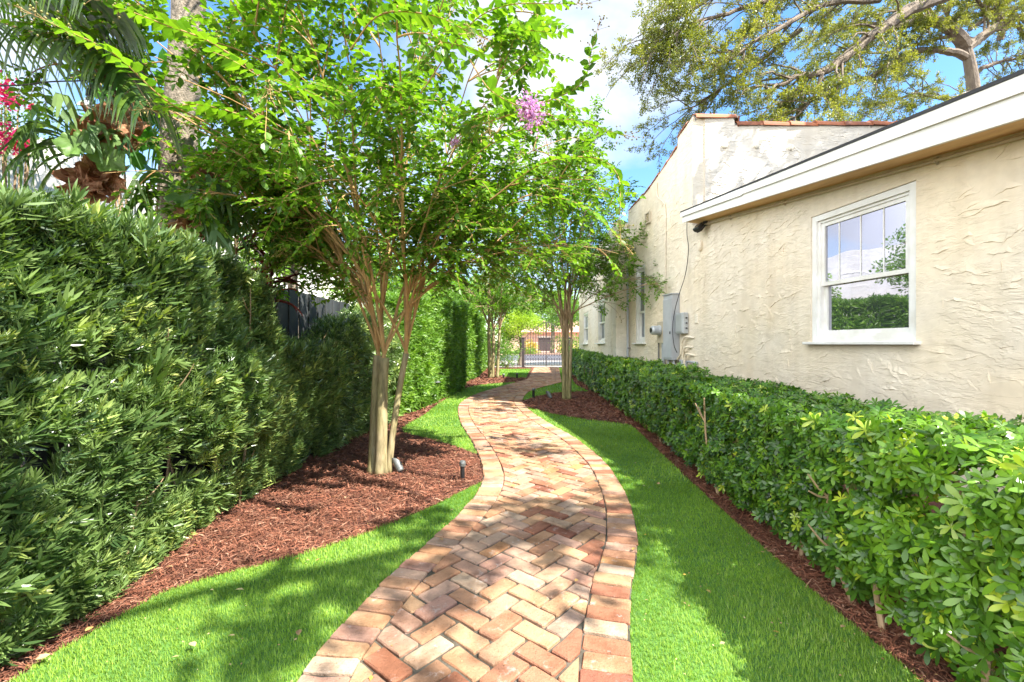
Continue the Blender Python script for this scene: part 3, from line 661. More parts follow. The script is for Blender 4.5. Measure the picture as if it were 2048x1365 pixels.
# ------------------------------------------------------------------ windows (parts of the house)
def bar(m_, fn, ya, yb, za, zb, o0, o1, r=.5):
    m_.hexa([fn(ya, za, o1), fn(yb, za, o1), fn(yb, za, o0), fn(ya, za, o0), fn(ya, zb, o1), fn(yb, zb, o1), fn(yb, zb, o0), fn(ya, zb, o0)], r)
def frame_(m_, fn, ya, yb, za, zb, w_, o0, o1, wb=None):
    wb = wb or w_
    bar(m_, fn, ya, ya + w_, za, zb, o0, o1); bar(m_, fn, yb - w_, yb, za, zb, o0, o1)
    bar(m_, fn, ya + w_, yb - w_, zb - w_, zb, o0, o1 - .001); bar(m_, fn, ya + w_, yb - w_, za, za + wb, o0, o1 - .001)
def window(fn, ya, yb, za, zb, glass, zm=None, grille=(), split=0):
    m_ = MB(); frame_(m_, fn, ya + .004, yb - .004, za + .004, zb - .004, .062, -.15, -.012, .075)
    frame_(m_, fn, ya + .066, yb - .066, za + .078, zb - .066, .028, -.13, -.035)
    fr = m_.build('window', M['vinyl'], house)
    s_ = MB(); s_.box(fn((ya + yb) / 2, za + .006, .02), (.11, yb - ya + .10, .03), RW if fn is WL else None, bev=.005)
    s_.build('sill', M['vinyl'], fr)
    a, b = ya + .094, yb - .094
    zm = zm or (za + zb) / 2
    for nm, z0_, z1_, o in (('sash', zm - .02, zb - .094, -.05), ('sash', za + .106, zm + .02, -.085)):
        s_ = MB(); frame_(s_, fn, a, b, z0_, z1_, .042, o - .03, o)
        if nm == 'sash' and grille and o == -.05:
            for g_ in grille: bar(s_, fn, a + (b - a) * g_ - .006, a + (b - a) * g_ + .006, z0_ + .042, z1_ - .042, o - .022, o - .013)
        if split:
            bar(s_, fn, (a + b) / 2 - .02, (a + b) / 2 + .02, z0_ + .042, z1_ - .042, o - .03, o - .002)
        s_.build('sash', M['vinyl'], fr)
        g_ = MB(); bar(g_, fn, a + .042, b - .042, z0_ + .042, z1_ - .042, o - .024, o - .018)
        g_.build('pane', glass, fr)
    return fr
window(WL, *win, M['glass'], 1.96, (.27, .52, .78))
window(WL, *win2, M['glass_dim'], 2.0)
window(WR, *win3, M['glass_dim'], 1.9, split=1)
window(WR, *win4, M['glass_dim'], 1.85, split=1)
# dark panels stand in for the unlit rooms behind the openings
for fn, o in ((WL, win), (WL, win2), (WR, win3), (WR, win4)):
    m_ = MB(); bar(m_, fn, o[0] - .05, o[1] + .05, o[2] - .05, o[3] + .05, -.30, -.255); m_.build('dark_room_panel', M['greypipe'], house)
# old bolts in the parapet
for (px, py) in ((1450, 291), (1513, 291), (1581, 295)):
    p = P(px, py, 7.68); m_ = MB(); m_.lathe([(.045, -.05), (.06, -.01), (.05, .02), (.02, .03)], p, 10, np.array([[1, 0, 0], [0, 0, -1], [0, 1, 0]]), .5); m_.build('vent_stub', M['stucco_far'], house)

# ------------------------------------------------------------------ wall fittings
def onwall(px, off=0.0):
    k = (px - 1024) / F; return (4 + nW[0] * off) / (k + .119)      # Y of the wall seen in column px
def zat(py, Y): return CAMZ + (688 - py) * Y / F
# conduit under the eave
m_ = MB(); pts = [WL(y, zsof(y) - .045, .03) for y in np.linspace(1.0, 7.35, 18)]
cth = thing('eave_conduit', 'thin painted conduit running along the wall right under the eave', 'conduit', pts[9])
m_.tube(pts, .014, 8); m_.build('pipe', M['conduit'], cth)
for y in (3.75, 5.5, 6.6, 7.15):
    m_ = MB(); m_.box(WL(y, zsof(y) - .045, .022), (.05, .02, .045), RW, bev=.006); m_.tube([WL(y, zsof(y) - .01, .01), WL(y, zsof(y) - .08, .01)], .008, 6); m_.build('clamp', M['conduit'], cth)
# floodlight
fl = thing('floodlight', 'small black floodlight hanging under the far end of the eave board', 'floodlight', WL(7.3, 3.2, .12))
m_ = MB(); c = WL(7.25, 3.17, .14); Rf = RW @ np.array([[math.cos(.7), 0, -math.sin(.7)], [0, 1, 0], [math.sin(.7), 0, math.cos(.7)]])
m_.box(c, (.07, .17, .12), Rf, bev=.012)
for i in range(5): m_.box(c - Rf[:, 0] * .045 + Rf[:, 1] * (-.06 + .03 * i), (.03, .006, .10), Rf)
m_.build('housing', M['black'], fl)
m_ = MB(); m_.box(c + Rf[:, 0] * .037, (.006, .145, .095), Rf, bev=.002); m_.build('lens', M['glass_dim'], fl)
m_ = MB(); m_.tube([WL(7.25, 3.24, .0), WL(7.25, 3.24, .10), c], .014, 6); m_.box(WL(7.25, 3.25, .02), (.04, .10, .10), RW, bev=.01); m_.build('bracket', M['black'], fl)
# oval plate under it
m_ = MB(); m_.lathe([(.0, 0), (.06, 0), (.062, .03), (.05, .045), (0, .048)], WL(7.42, 2.92, .0), 14, np.stack([dW, np.cross(nW, dW), nW], 1) @ np.diag([1.0, 1.5, 1.0]), .5)
tag(m_.build('junction_box', M['stucco'], None), 'oval cream painted junction box on the wall below the floodlight', 'junction box')
# black cable from floodlight to the panel
pp = [(1374, 440), (1374, 470), (1377, 500), (1371, 548), (1358, 590), (1350, 620), (1345, 655), (1348, 690), (1354, 706)]
pts = []
for i, (px, py) in enumerate(pp):
    off = .06 if i < 4 else .17; Y = onwall(px, off); pts.append(V3((px - 1024) * Y / F, Y, zat(py, Y)))
m_ = MB(); m_.tube(catmull(pts, 6), .006, 6)
tag(m_.build('power_cable', M['cable']), 'thin black cable dangling from the eave down over the grey meter cabinet', 'cable')
# electrical cabinet
pan = thing('electrical_cabinet', 'tall narrow grey electrical cabinet on the cream wall', 'electrical cabinet', WL(8.30, 1.0, .075))
m_ = MB(); m_.box(WL(8.30, 1.60, .075), (.15, .34, 1.19), RW, bev=.006); m_.build('body', M['greybox'], pan)
m_ = MB(); m_.box(WL(8.30, 1.58, .156), (.012, .33, 1.08), RW, bev=.004); m_.build('door', M['greybox'], pan)
m_ = MB(); m_.box(WL(8.30, 2.205, .082), (.175, .36, .022), RW, bev=.005); m_.build('lid', M['greybox'], pan)
m_ = MB(); m_.box(WL(8.17, 1.5, .17), (.016, .02, .05), RW, bev=.004); m_.build('latch', M['black'], pan)
# meter
mt = thing('electric_meter', 'round glass electric meter sticking out beside the grey cabinet', 'electric meter', WL(8.72, 1.3, .08))
m_ = MB(); m_.box(WL(8.72, 1.52, .05), (.10, .28, .42), RW, bev=.008); m_.build('base_box', M['conduit'], mt)
m_ = MB(); Rl = np.stack([dW, np.cross(nW, dW), nW], 1)
m_.lathe([(.0, .0), (.095, .0), (.10, .03), (.09, .04), (.088, .15), (.07, .18), (0, .185)], WL(8.72, 1.56, .10), 20, Rl); m_.build('dial_cover', M['galv'], mt)
m_ = MB(); m_.lathe([(0, 0), (.05, 0), (.05, .004), (0, .005)], WL(8.72, 1.56, .286), 16, Rl); m_.build('dial', M['black'], mt)
# phone box
pb1 = thing('telephone_box', 'light grey telephone interface box right of the tall cabinet', 'telephone box', WL(7.93, 1.5, .06))
m_ = MB(); m_.box(WL(7.95, 1.66, .055), (.11, .27, .37), RW, bev=.015); m_.build('body', M['galv'], pb1)
m_ = MB(); m_.box(WL(7.95, 1.66, .114), (.012, .23, .31), RW, bev=.005); m_.build('cover', M['galv'], pb1)
for dz in (-.09, 0, .09):
    m_ = MB(); m_.lathe([(0, 0), (.014, 0), (.014, .02), (0, .021)], WL(7.808, 1.66 + dz, .05), 8, np.stack([V3(0, 0, 1), nW, -dW], 1)); m_.build('screw', M['black'], pb1)
# tan conduits looping from the wall to the box, and the pipes under the cabinet
k = 0
for (ys, zs) in (((7.62, 7.82, 7.95, 7.98, 8.1), (1.40, 1.42, 1.30, 1.12, 1.02)), ((7.68, 7.82, 7.90, 7.92), (1.24, 1.24, 1.15, .95)), ((7.62, 7.76, 7.84, 7.86), (1.10, 1.12, 1.05, .92))):
    offs = [0.0, .06, .06, .06, .06]; m_ = MB(); m_.tube(catmull([WL(y, z, o) for y, z, o in zip(ys, zs, offs)], 6), .019, 8)
    tag(m_.build('bent_conduit', M['stucco']), ('large tan conduit looping from the wall down to the cabinet foot', 'middle short tan conduit curving out of the wall under the telephone box', 'lowest short tan conduit curving out of the wall above the small grey outlet')[k], 'conduit', 'tan conduits beside the cabinet'); k += 1
lab = ['grey pipe rising out of the hedge under the far side of the cabinet', 'silver pipe under the middle of the cabinet foot', 'silver pipe under the near side of the cabinet foot', 'fat grey pipe running up to the underside of the electric meter', 'thin dark pipe hanging below the meter']
for j, (y, o, r, z1, mm) in enumerate(((8.42, .08, .018, 1.01, 'galv'), (8.32, .09, .016, 1.01, 'greypipe'), (8.20, .08, .022, 1.01, 'galv'), (8.68, .05, .032, 1.32, 'greybox'), (8.93, .03, .014, 1.45, 'greypipe'))):
    m_ = MB(); m_.tube([WL(y, .1, o), WL(y, z1, o)], r, 10); tag(m_.build('utility_pipe', M[mm]), lab[j], 'pipe', 'pipes below the cabinet')
out_ = thing('outlet_box', 'small grey outlet box with bent elbow pipe low on the wall above the hedge', 'outlet box', WL(7.88, .85, .05))
m_ = MB(); m_.box(WL(7.93, .93, .05), (.09, .10, .18), RW, bev=.008); m_.build('body', M['galv'], out_)
m_ = MB(); m_.tube(catmull([WL(7.84, .84, .05), WL(7.78, .98, .05), WL(7.62, .99, .05), WL(7.50, .98, .02)], 5), .02, 8); m_.build('elbow', M['greybox'], out_)
m_ = MB(); m_.box(WL(7.55, 1.72, .008), (.02, .09, .16), RW, bev=.004); tag(m_.build('blank_plate', M['stucco_far']), 'small blank painted plate on the wall right of the telephone box', 'wall plate')
# vertical tan conduit to the roof, thin cable above
m_ = MB(); Y = 8.66; m_.tube(catmull([WL(9.05, 4.55, .02), WL(9.0, 4.25, .02), WL(8.75, 4.05, .02), WL(Y, 3.85, .02), WL(Y, 3.0, .02), WL(Y, 1.75, .02)], 6), .012, 8)
tag(m_.build('riser_conduit', M['stucco']), 'long cream conduit climbing the gabled wall from the meter to the tiles', 'conduit')
vb = thing('wall_vent', 'small square louvred vent high on the gabled wall', 'vent', WL(9.45, 3.95, .03))
m_ = MB(); frame_(m_, WL, 9.33, 9.55, 3.82, 4.05, .02, -.01, .05); m_.build('frame', M['conduit'], vb)
m_ = MB()
for i in range(5): bar(m_, WL, 9.352, 9.528, 3.85 + i * .036, 3.86 + i * .036, -.005, .035)
m_.build('louvre', M['stucco'], vb)
dp = thing('downspout', 'slim grey downspout in the corner where the rear wing meets the gable', 'downspout', (2.69, 10.52, 0))
m_ = MB(); m_.tube([WL(10.48, .02, .06), WL(10.48, 3.55, .06), WL(10.4, 3.75, .05)], .028, 8); m_.build('pipe', M['greybox'], dp)
for z in (1.2, 2.3, 3.3):
    m_ = MB(); m_.box(WL(10.48, z, .035), (.08, .08, .03), RW, bev=.004); m_.build('strap', M['greypipe'], dp)
# ================================================================== PLANTS
LEAF_OV = (np.array([(0, 0, 0), (0, .35, -.02), (0, .70, -.03), (0, 1, -.10), (.27, .28, .05), (.29, .62, .05), (-.27, .28, .05), (-.29, .62, .05)]),
           [(0, 4, 1), (1, 4, 5, 2), (2, 5, 3), (0, 1, 6), (1, 2, 7, 6), (2, 3, 7)])
LEAF_LO = (np.array([(0, 0, 0), (.30, .45, .06), (0, 1, -.06), (-.30, .45, .06), (0, .5, -.02)]), [(0, 1, 4), (4, 1, 2), (0, 4, 3), (4, 2, 3)])
LEAF_Q = (np.array([(0, 0, 0), (.30, .45, .05), (0, 1, 0), (-.30, .45, .05)]), [(0, 1, 2, 3)])
def whorl(nl, tilt0, tilt1, length, width, seed=0, droop=.15, seg=2, obov=False, fine=False):
    """rosette of narrow or palmate leaflets around +y"""
    g = np.random.default_rng(seed); V = []; Fc = []
    for i in range(nl):
        az = 2 * math.pi * (i * .618) if not obov else 2 * math.pi * i / nl + g.normal(0, .1); t = math.radians(tilt0 + (tilt1 - tilt0) * (i / max(1, nl - 1) if not obov else g.random())); l = length * g.uniform(.75, 1.1)
        d = V3(math.sin(t) * math.cos(az), math.cos(t), math.sin(t) * math.sin(az)); sd = unit(np.cross(d, V3(0, 1, 0)) + g.normal(0, .15, 3)); up = np.cross(sd, d)
        if up[1] < 0: up = -up
        base = V3(0, (0 if obov else -.35 * length * (i / nl) * 1.6), 0); o = len(V)
        prof = (((0, .12), (.25, .5), (.52, .92), (.70, 1.0), (.88, .62), (1, .04)) if fine else ((0, .25), (.45, .95), (.75, 1.0), (1, .1))) if obov else ((0, .4), (.5, 1), (1, .15))
        for (q, wd) in prof:
            c = base + d * l * q - V3(0, droop * l * q * q, 0)
            V += [c + sd * width * .5 * wd + up * width * .12, c - sd * width * .5 * wd + up * width * .12]
        for j in range(len(prof) - 1): Fc.append((o + 2 * j, o + 2 * j + 2, o + 2 * j + 3, o + 2 * j + 1))
    return np.array(V), Fc
def rand_dirs(n, g): v = g.normal(0, 1, (n, 3)); return v / np.linalg.norm(v, axis=1)[:, None]

# ---------------------------------------------------------------- podocarpus hedge
def in_view(p, m=.3): return (np.abs(p[:, 0]) < p[:, 1] * 1.16 + m) & (p[:, 1] > -.6)
def hedge_patch(mbx, g, n, x_face, ylo, yhi, topf, thick, Tl, size, sgn=1, lump=.10, seed=0, side='face', upness=.35, powd=1.0, zlo=.03, thin=-.55):
    """whorls through the outer shell of a hedge; sgn = +1 when the visible face looks to +x"""
    Y = g.uniform(ylo, yhi, n); top = topf(Y); u_ = g.random(n)
    Z = zlo + (top - zlo) * u_ ** powd
    depth = np.minimum(g.exponential(.09, n), thick); on_top = g.random(n) < .26
    Z = np.where(on_top, top - g.exponential(.05, n) + g.uniform(-.02, .10, n) * (g.random(n) < .5), Z); depth = np.where(on_top, g.uniform(0, thick, n), depth)
    bulge = lump * snoise(Y * 1.3, Z * 1.5, seed, 1.2) + .05 * np.sin(Z / np.maximum(top, .1) * math.pi) - .03 * np.clip(1 - Z / .35, 0, 1)
    X = x_face(Y) + sgn * (bulge - depth)
    p = np.c_[X, Y, Z]
    d = np.c_[np.where(on_top, .25, .85) * sgn * np.ones(n), np.full(n, -.12), np.where(on_top, .9, upness)] + g.normal(0, .45, (n, 3))
    nr = rand_dirs(n, g); k = in_view(p) & (snoise(Y * 2.2, Z * 2.2, seed + 40, 1.6) + g.normal(0, .25, n) + 1.5 * (Z > top - .30) > thin); p, d, nr = p[k], d[k], nr[k]; n = len(p)
    sz = size * g.lognormal(0, .30, n); r = np.clip(g.beta(1.6, 3, n) + .35 * (g.random(n) < .12) + .12 * snoise(p[:, 1] * 1.5, p[:, 2] * 1.5, seed + 3), 0, 1)
    tid = g.integers(0, len(Tl), n)
    for i, T in enumerate(Tl):
        q = tid == i; mbx.inst(T, p[q], frames(d[q], nr[q]), sz[q], r[q])
def sprig(nl, seed, w=.10):
    g = np.random.default_rng(seed); V = []; Fc = []; bend = g.normal(0, .12, 2)
    for i in range(nl):
        u_ = i / (nl - 1); az = 2.4 * i + g.normal(0, .3); t = math.radians(72 - 52 * u_ + g.normal(0, 9)); l = (.80 - .22 * u_) * g.uniform(.8, 1.1)
        d = V3(math.sin(t) * math.cos(az), math.cos(t), math.sin(t) * math.sin(az)); sd = unit(np.cross(d, V3(0, 1, 0)) + g.normal(0, .25, 3)); base = V3(bend[0] * u_, 1.15 * (u_ - .75), bend[1] * u_); o = len(V)
        for (q, wd) in ((0, .35), (.4, 1), (.75, .9), (1, .1)):
            c = base + d * l * q + V3(0, .10 * q * q, 0); V += [c + sd * w * .5 * wd, c - sd * w * .5 * wd]
        for j in range(3): Fc.append((o + 2 * j, o + 2 * j + 2, o + 2 * j + 3, o + 2 * j + 1))
    return np.array(V), Fc
PW = [sprig(n_, s_, w_) for s_, n_, w_ in ((1, 24, .105), (2, 20, .12), (3, 26, .10), (8, 16, .13), (9, 22, .11), (10, 28, .095))]
PW2 = [whorl(12, 20, 90, 1, .15, s_) for s_ in (4, 5)]
PW3 = [whorl(8, 20, 95, 1, .22, s_) for s_ in (6, 7)]
g = np.random.default_rng(21)
xf = lambda Y: np.interp(Y, [-1, 2, 2.7, 3.75, 5.04, 8.2], [-1.97, -1.95, -1.93, -2.05, -2.08, -1.93])
topN = lambda Y: np.interp(Y, [-1, 2.2, 3.3, 3.7, 3.9, 4.1, 5.3, 5.7, 6.2, 6.9, 7.6], [1.80, 1.84, 1.90, 1.80, 1.48, 1.22, 1.24, 1.44, 1.60, 1.72, 1.9]) + .06 * snoise(Y * 2.5, Y * 0, 4)
hd = thing('podocarpus_hedge', 'tall feathery podocarpus hedge filling the left side in front of the dark fence', 'hedge', (-2.4, 3.0, 0))
m_ = MB()
hedge_patch(m_, g, 9500, xf, 1.3, 3.1, topN, .55, PW, .076, seed=2, lump=.17, thin=-.24, upness=.95)
hedge_patch(m_, g, 9000, xf, 3.1, 5.2, topN, .55, PW, .072, seed=2, lump=.17, thin=-.24, upness=.95)
hedge_patch(m_, g, 5200, xf, 5.2, 7.7, topN, .5, PW2, .075, seed=2, lump=.14)
m_.build('foliage', M['podo'], hd)
m_ = MB(); side_p = []
for i in range(34):
    y = g.uniform(1.3, 7.6); x = float(xf(y)) - g.uniform(.14, .45); h = float(topN(y)) * g.uniform(.75, 1.0); pts = [V3(x, y, 0)]
    for k in range(6): pts.append(pts[-1] + V3(g.normal(0, .035), g.normal(0, .05), h / 6))
    pts = catmull(pts, 3); m_.tube(pts, np.linspace(.010, .004, len(pts)), 6)
    for k in range(5 if y > 2.3 else 0):
        q = pts[g.integers(3, len(pts))]; d = unit(V3(g.uniform(.1, 1), g.normal(0, .8), g.uniform(.1, .8))); l = g.uniform(.10, .22)
        m_.tube(bez(q, q + d * l * .4, q + d * l * .8 + V3(0, 0, .03), q + d * l + V3(0, 0, .07), 5), [.005, .004, .0035, .003, .002], 5); side_p.append((q + d * l + V3(0, 0, .07), d))
m_.build('stem', M['bark'], hd)
# two denser hedges further back
xf2 = lambda Y: np.interp(Y, [7.6, 8.2, 10, 12.2, 12.9], [-1.95, -1.84, -1.62, -1.32, -1.45])
top2 = lambda Y: np.interp(Y, [7.4, 8.2, 10, 12.9], [2.0, 2.15, 2.28, 2.36]) + .05 * snoise(Y * 2, Y * 0, 9)
hb_ = thing('clipped_hedge', 'dense clipped green hedge behind the nearest crape myrtle trunk beside the lawn strip', 'hedge', (-2.0, 10, 0))
m_ = MB(); hedge_patch(m_, g, 11000, xf2, 7.6, 12.9, top2, .45, PW3, .085, seed=6, lump=.08, upness=.5)
# end face looking at the camera-side gap
m_.build('foliage', M['bushy'], hb_)
m_ = MB()
for i in range(22):
    y = g.uniform(7.7, 12.7); x = float(xf2(y)) - .25; m_.tube([V3(x, y, 0), V3(x + g.normal(0, .05), y, 1.0), V3(x, y + .1, 2.0)], [.02, .014, .006], 6)
m_.build('stem', M['bark'], hb_)
xf3 = lambda Y: np.interp(Y, [13.2, 16, 20, 24.6], [-1.72, -1.45, -1.35, -1.3])
hc = thing('clipped_hedge', 'farthest shaded hedge on the left leading to the iron gate', 'hedge', (-2.0, 18, 0))
m_ = MB(); hedge_patch(m_, g, 9500, xf3, 13.2, 24.4, lambda Y: 2.45 + .1 * snoise(Y, Y * 0, 3) - .9 * (Y > 21.5), .6, PW3, .13, seed=7, upness=.4)
m_.build('foliage', M['bushy'], hc)
m_ = MB()
for i in range(14): y = g.uniform(13.4, 24); x = float(xf3(y)) - .3; m_.tube([V3(x, y, 0), V3(x, y, 2.0)], [.03, .01], 6)
m_.build('stem', M['bark'], hc)

# ---------------------------------------------------------------- schefflera hedge along the house
SW = [whorl(7, 60, 90, 1, .32, s_, .16, obov=True, fine=True) for s_ in (11, 12, 13)] + [whorl(8, 35, 75, 1, .28, 14, .2, obov=True, fine=True), whorl(6, 50, 100, 1, .33, 19, .3, obov=True, fine=True)]
SW2 = [whorl(6, 50, 90, 1, .36, s_, .1, obov=True) for s_ in (15, 16, 17)]
g = np.random.default_rng(5)
sx = lambda Y: np.interp(Y, [-1, 1.0, 1.73, 2.2, 3.7, 6.8, 9.2, 12.4, 20.5, 24], [1.50, 1.54, 1.59, 1.62, 1.72, 1.93, 2.02, 2.13, 2.52, 2.75])
sth = lambda Y: np.interp(Y, [0, 2, 4, 8, 10.5, 11, 24], [.70, .72, .78, .85, .65, .34, .22])
stp = lambda Y: np.interp(Y, [0, 1.6, 2.4, 4, 8, 12, 24], [.93, .93, .90, .88, .92, .98, 1.06])
sh = thing('schefflera_hedge', 'glossy knee high schefflera hedge between the right lawn and the house wall', 'hedge', (2.0, 6.0, 0))
def schef(mbx, n, ylo, yhi, size, Tl, g):
    Y = g.uniform(ylo, yhi, n); th = sth(Y); tp = stp(Y) + .035 * snoise(Y * 3, Y * 0, 8); m1 = g.random(n) < .60
    dep = np.minimum(g.exponential(.07, n), th); Z = .07 + (tp - .07) * g.random(n) ** .85
    X = sx(Y) + dep + .035 * snoise(Y * 1.6, Z * 2, 12, 1.4) + .09 * np.clip(1 - Z / .3, 0, 1) - .04
    dx, dz = -.85, .45
    Xt = sx(Y) + g.random(n) * th; Zt = tp - g.exponential(.04, n) + (g.random(n) < .15) * g.uniform(0, .05, n) + .02 * snoise(Xt * 2, Y * 2, 3, 1.6)
    p = np.where(m1[:, None], np.c_[X, Y, Z], np.c_[Xt, Y, Zt])
    d = np.where(m1[:, None], np.array([[dx, -.15, dz]]), np.array([[-.12, -.12, 1.0]])) + g.normal(0, .36, (n, 3))
    k = in_view(p, .4) & (snoise(p[:, 1] * 3 + p[:, 0], p[:, 2] * 3, 23, 1.5) + g.normal(0, .3, n) > -.48); p, d = p[k], d[k]; n = len(p); nr = rand_dirs(n, g)
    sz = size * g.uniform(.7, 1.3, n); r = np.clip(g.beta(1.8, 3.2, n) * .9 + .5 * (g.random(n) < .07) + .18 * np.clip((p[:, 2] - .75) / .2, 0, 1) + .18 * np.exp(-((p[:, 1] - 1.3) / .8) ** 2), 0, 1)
    tid = g.integers(0, len(Tl), n)
    for i, T in enumerate(Tl): q = tid == i; mbx.inst(T, p[q], frames(d[q], nr[q]), sz[q], r[q])
m_ = MB()
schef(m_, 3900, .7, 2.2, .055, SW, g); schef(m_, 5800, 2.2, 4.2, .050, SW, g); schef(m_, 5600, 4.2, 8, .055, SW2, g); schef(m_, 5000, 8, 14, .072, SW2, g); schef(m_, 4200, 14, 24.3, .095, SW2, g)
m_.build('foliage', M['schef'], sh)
m_ = MB()
for i in range(150):
    y = 23 * g.random() ** 1.7 + .9; x = float(sx(y)) + g.uniform(.02, .45) * float(sth(y)) / .72; h = float(stp(y)) * g.uniform(.7, .98)
    a = V3(x, y, 0); b = a + V3(-g.uniform(-.05, .10) , g.normal(0, .12), h); mid = (a + b) / 2 + V3(g.normal(0, .03), g.normal(0, .04), 0)
    pts = catmull([a, mid, b], 4); m_.tube(pts, np.linspace(.013, .006, len(pts)), 6)
    if y < 7:
        for k in range(3):
            q = pts[g.integers(1, 8)]; dd = V3(-g.uniform(.02, .12), g.normal(0, .08), g.uniform(.04, .16)); m_.tube([q, q + dd * .5 + V3(0, 0, -.01), q + dd], [.007, .006, .004], 5)
m_.build('stem', M['bark'], sh)

# ---------------------------------------------------------------- crape myrtles
def twig_leaves(L_, pts, g, l0, space, pitch=0.9, plane=None):
    """pairs of leaves along a polyline; L_ collects (pos, dir, normal, size)"""
    s_ = np.concatenate(([0], np.cumsum(np.linalg.norm(np.diff(pts, axis=0), axis=1)))); n = max(2, int(s_[-1] / space))
    up = V3(0, 0, 1) if plane is None else plane
    for i in range(n):
        q = s_[-1] * (i + .6) / n; p = np.array([np.interp(q, s_, pts[:, k]) for k in range(3)]); j = min(len(pts) - 2, np.searchsorted(s_, q) - 1 if q > 0 else 0); t_ = unit(pts[j + 1] - pts[j])
        sd = unit(np.cross(t_, up) + g.normal(0, .12, 3)); sz = l0 * (1 - .35 * abs(2 * i / n - .9)) * g.uniform(.8, 1.15)
        for sg in (-1, 1):
            L_.append((p, unit(sd * sg * pitch + t_ * .55 + V3(0, 0, -.12) + g.normal(0, .16, 3)), unit(up + g.normal(0, .30, 3) - sd * sg * .0), sz))
    L_.append((pts[-1], unit(pts[-1] - pts[-2]), up + g.normal(0, .3, 3), l0 * .8))
def put_leaves(mbx, L_, T, g, rb=0.0):
    p = np.array([q[0] for q in L_]); d = np.array([q[1] for q in L_]); n_ = np.array([q[2] for q in L_]); s_ = np.array([q[3] for q in L_])
    r = np.clip(g.beta(2, 2.6, len(p)) + rb * np.ones(len(p)), 0, 1); mbx.inst(T, p, frames(d, n_), s_, r)
def panicle(mbx, p, d, g, n=26, L_=.16, r0=.0045):
    d = unit(d); T = (np.array([(1, 0, 0), (0, 1, 0), (-1, 0, 0), (0, -1, 0), (0, 0, 1.25), (0, 0, -1)]) , [(0, 1, 4), (1, 2, 4), (2, 3, 4), (3, 0, 4), (1, 0, 5), (2, 1, 5), (3, 2, 5), (0, 3, 5)])
    P_ = []
    for i in range(n):
        t_ = g.random(); q = p + d * L_ * t_ + g.normal(0, .020 + .014 * (1 - t_), 3); P_.append(q)
        if i % 2 == 0: mbx.tube([p + d * L_ * t_ * .8, q], .0009, 3, m=1, cap=False)
    mbx.tube([p, p + d * L_], .0015, 4, m=1)
    P_ = np.array(P_); mbx.inst(T, P_, np.repeat(np.eye(3)[None], len(P_), 0), r0 * g.uniform(.8, 1.3, len(P_)))
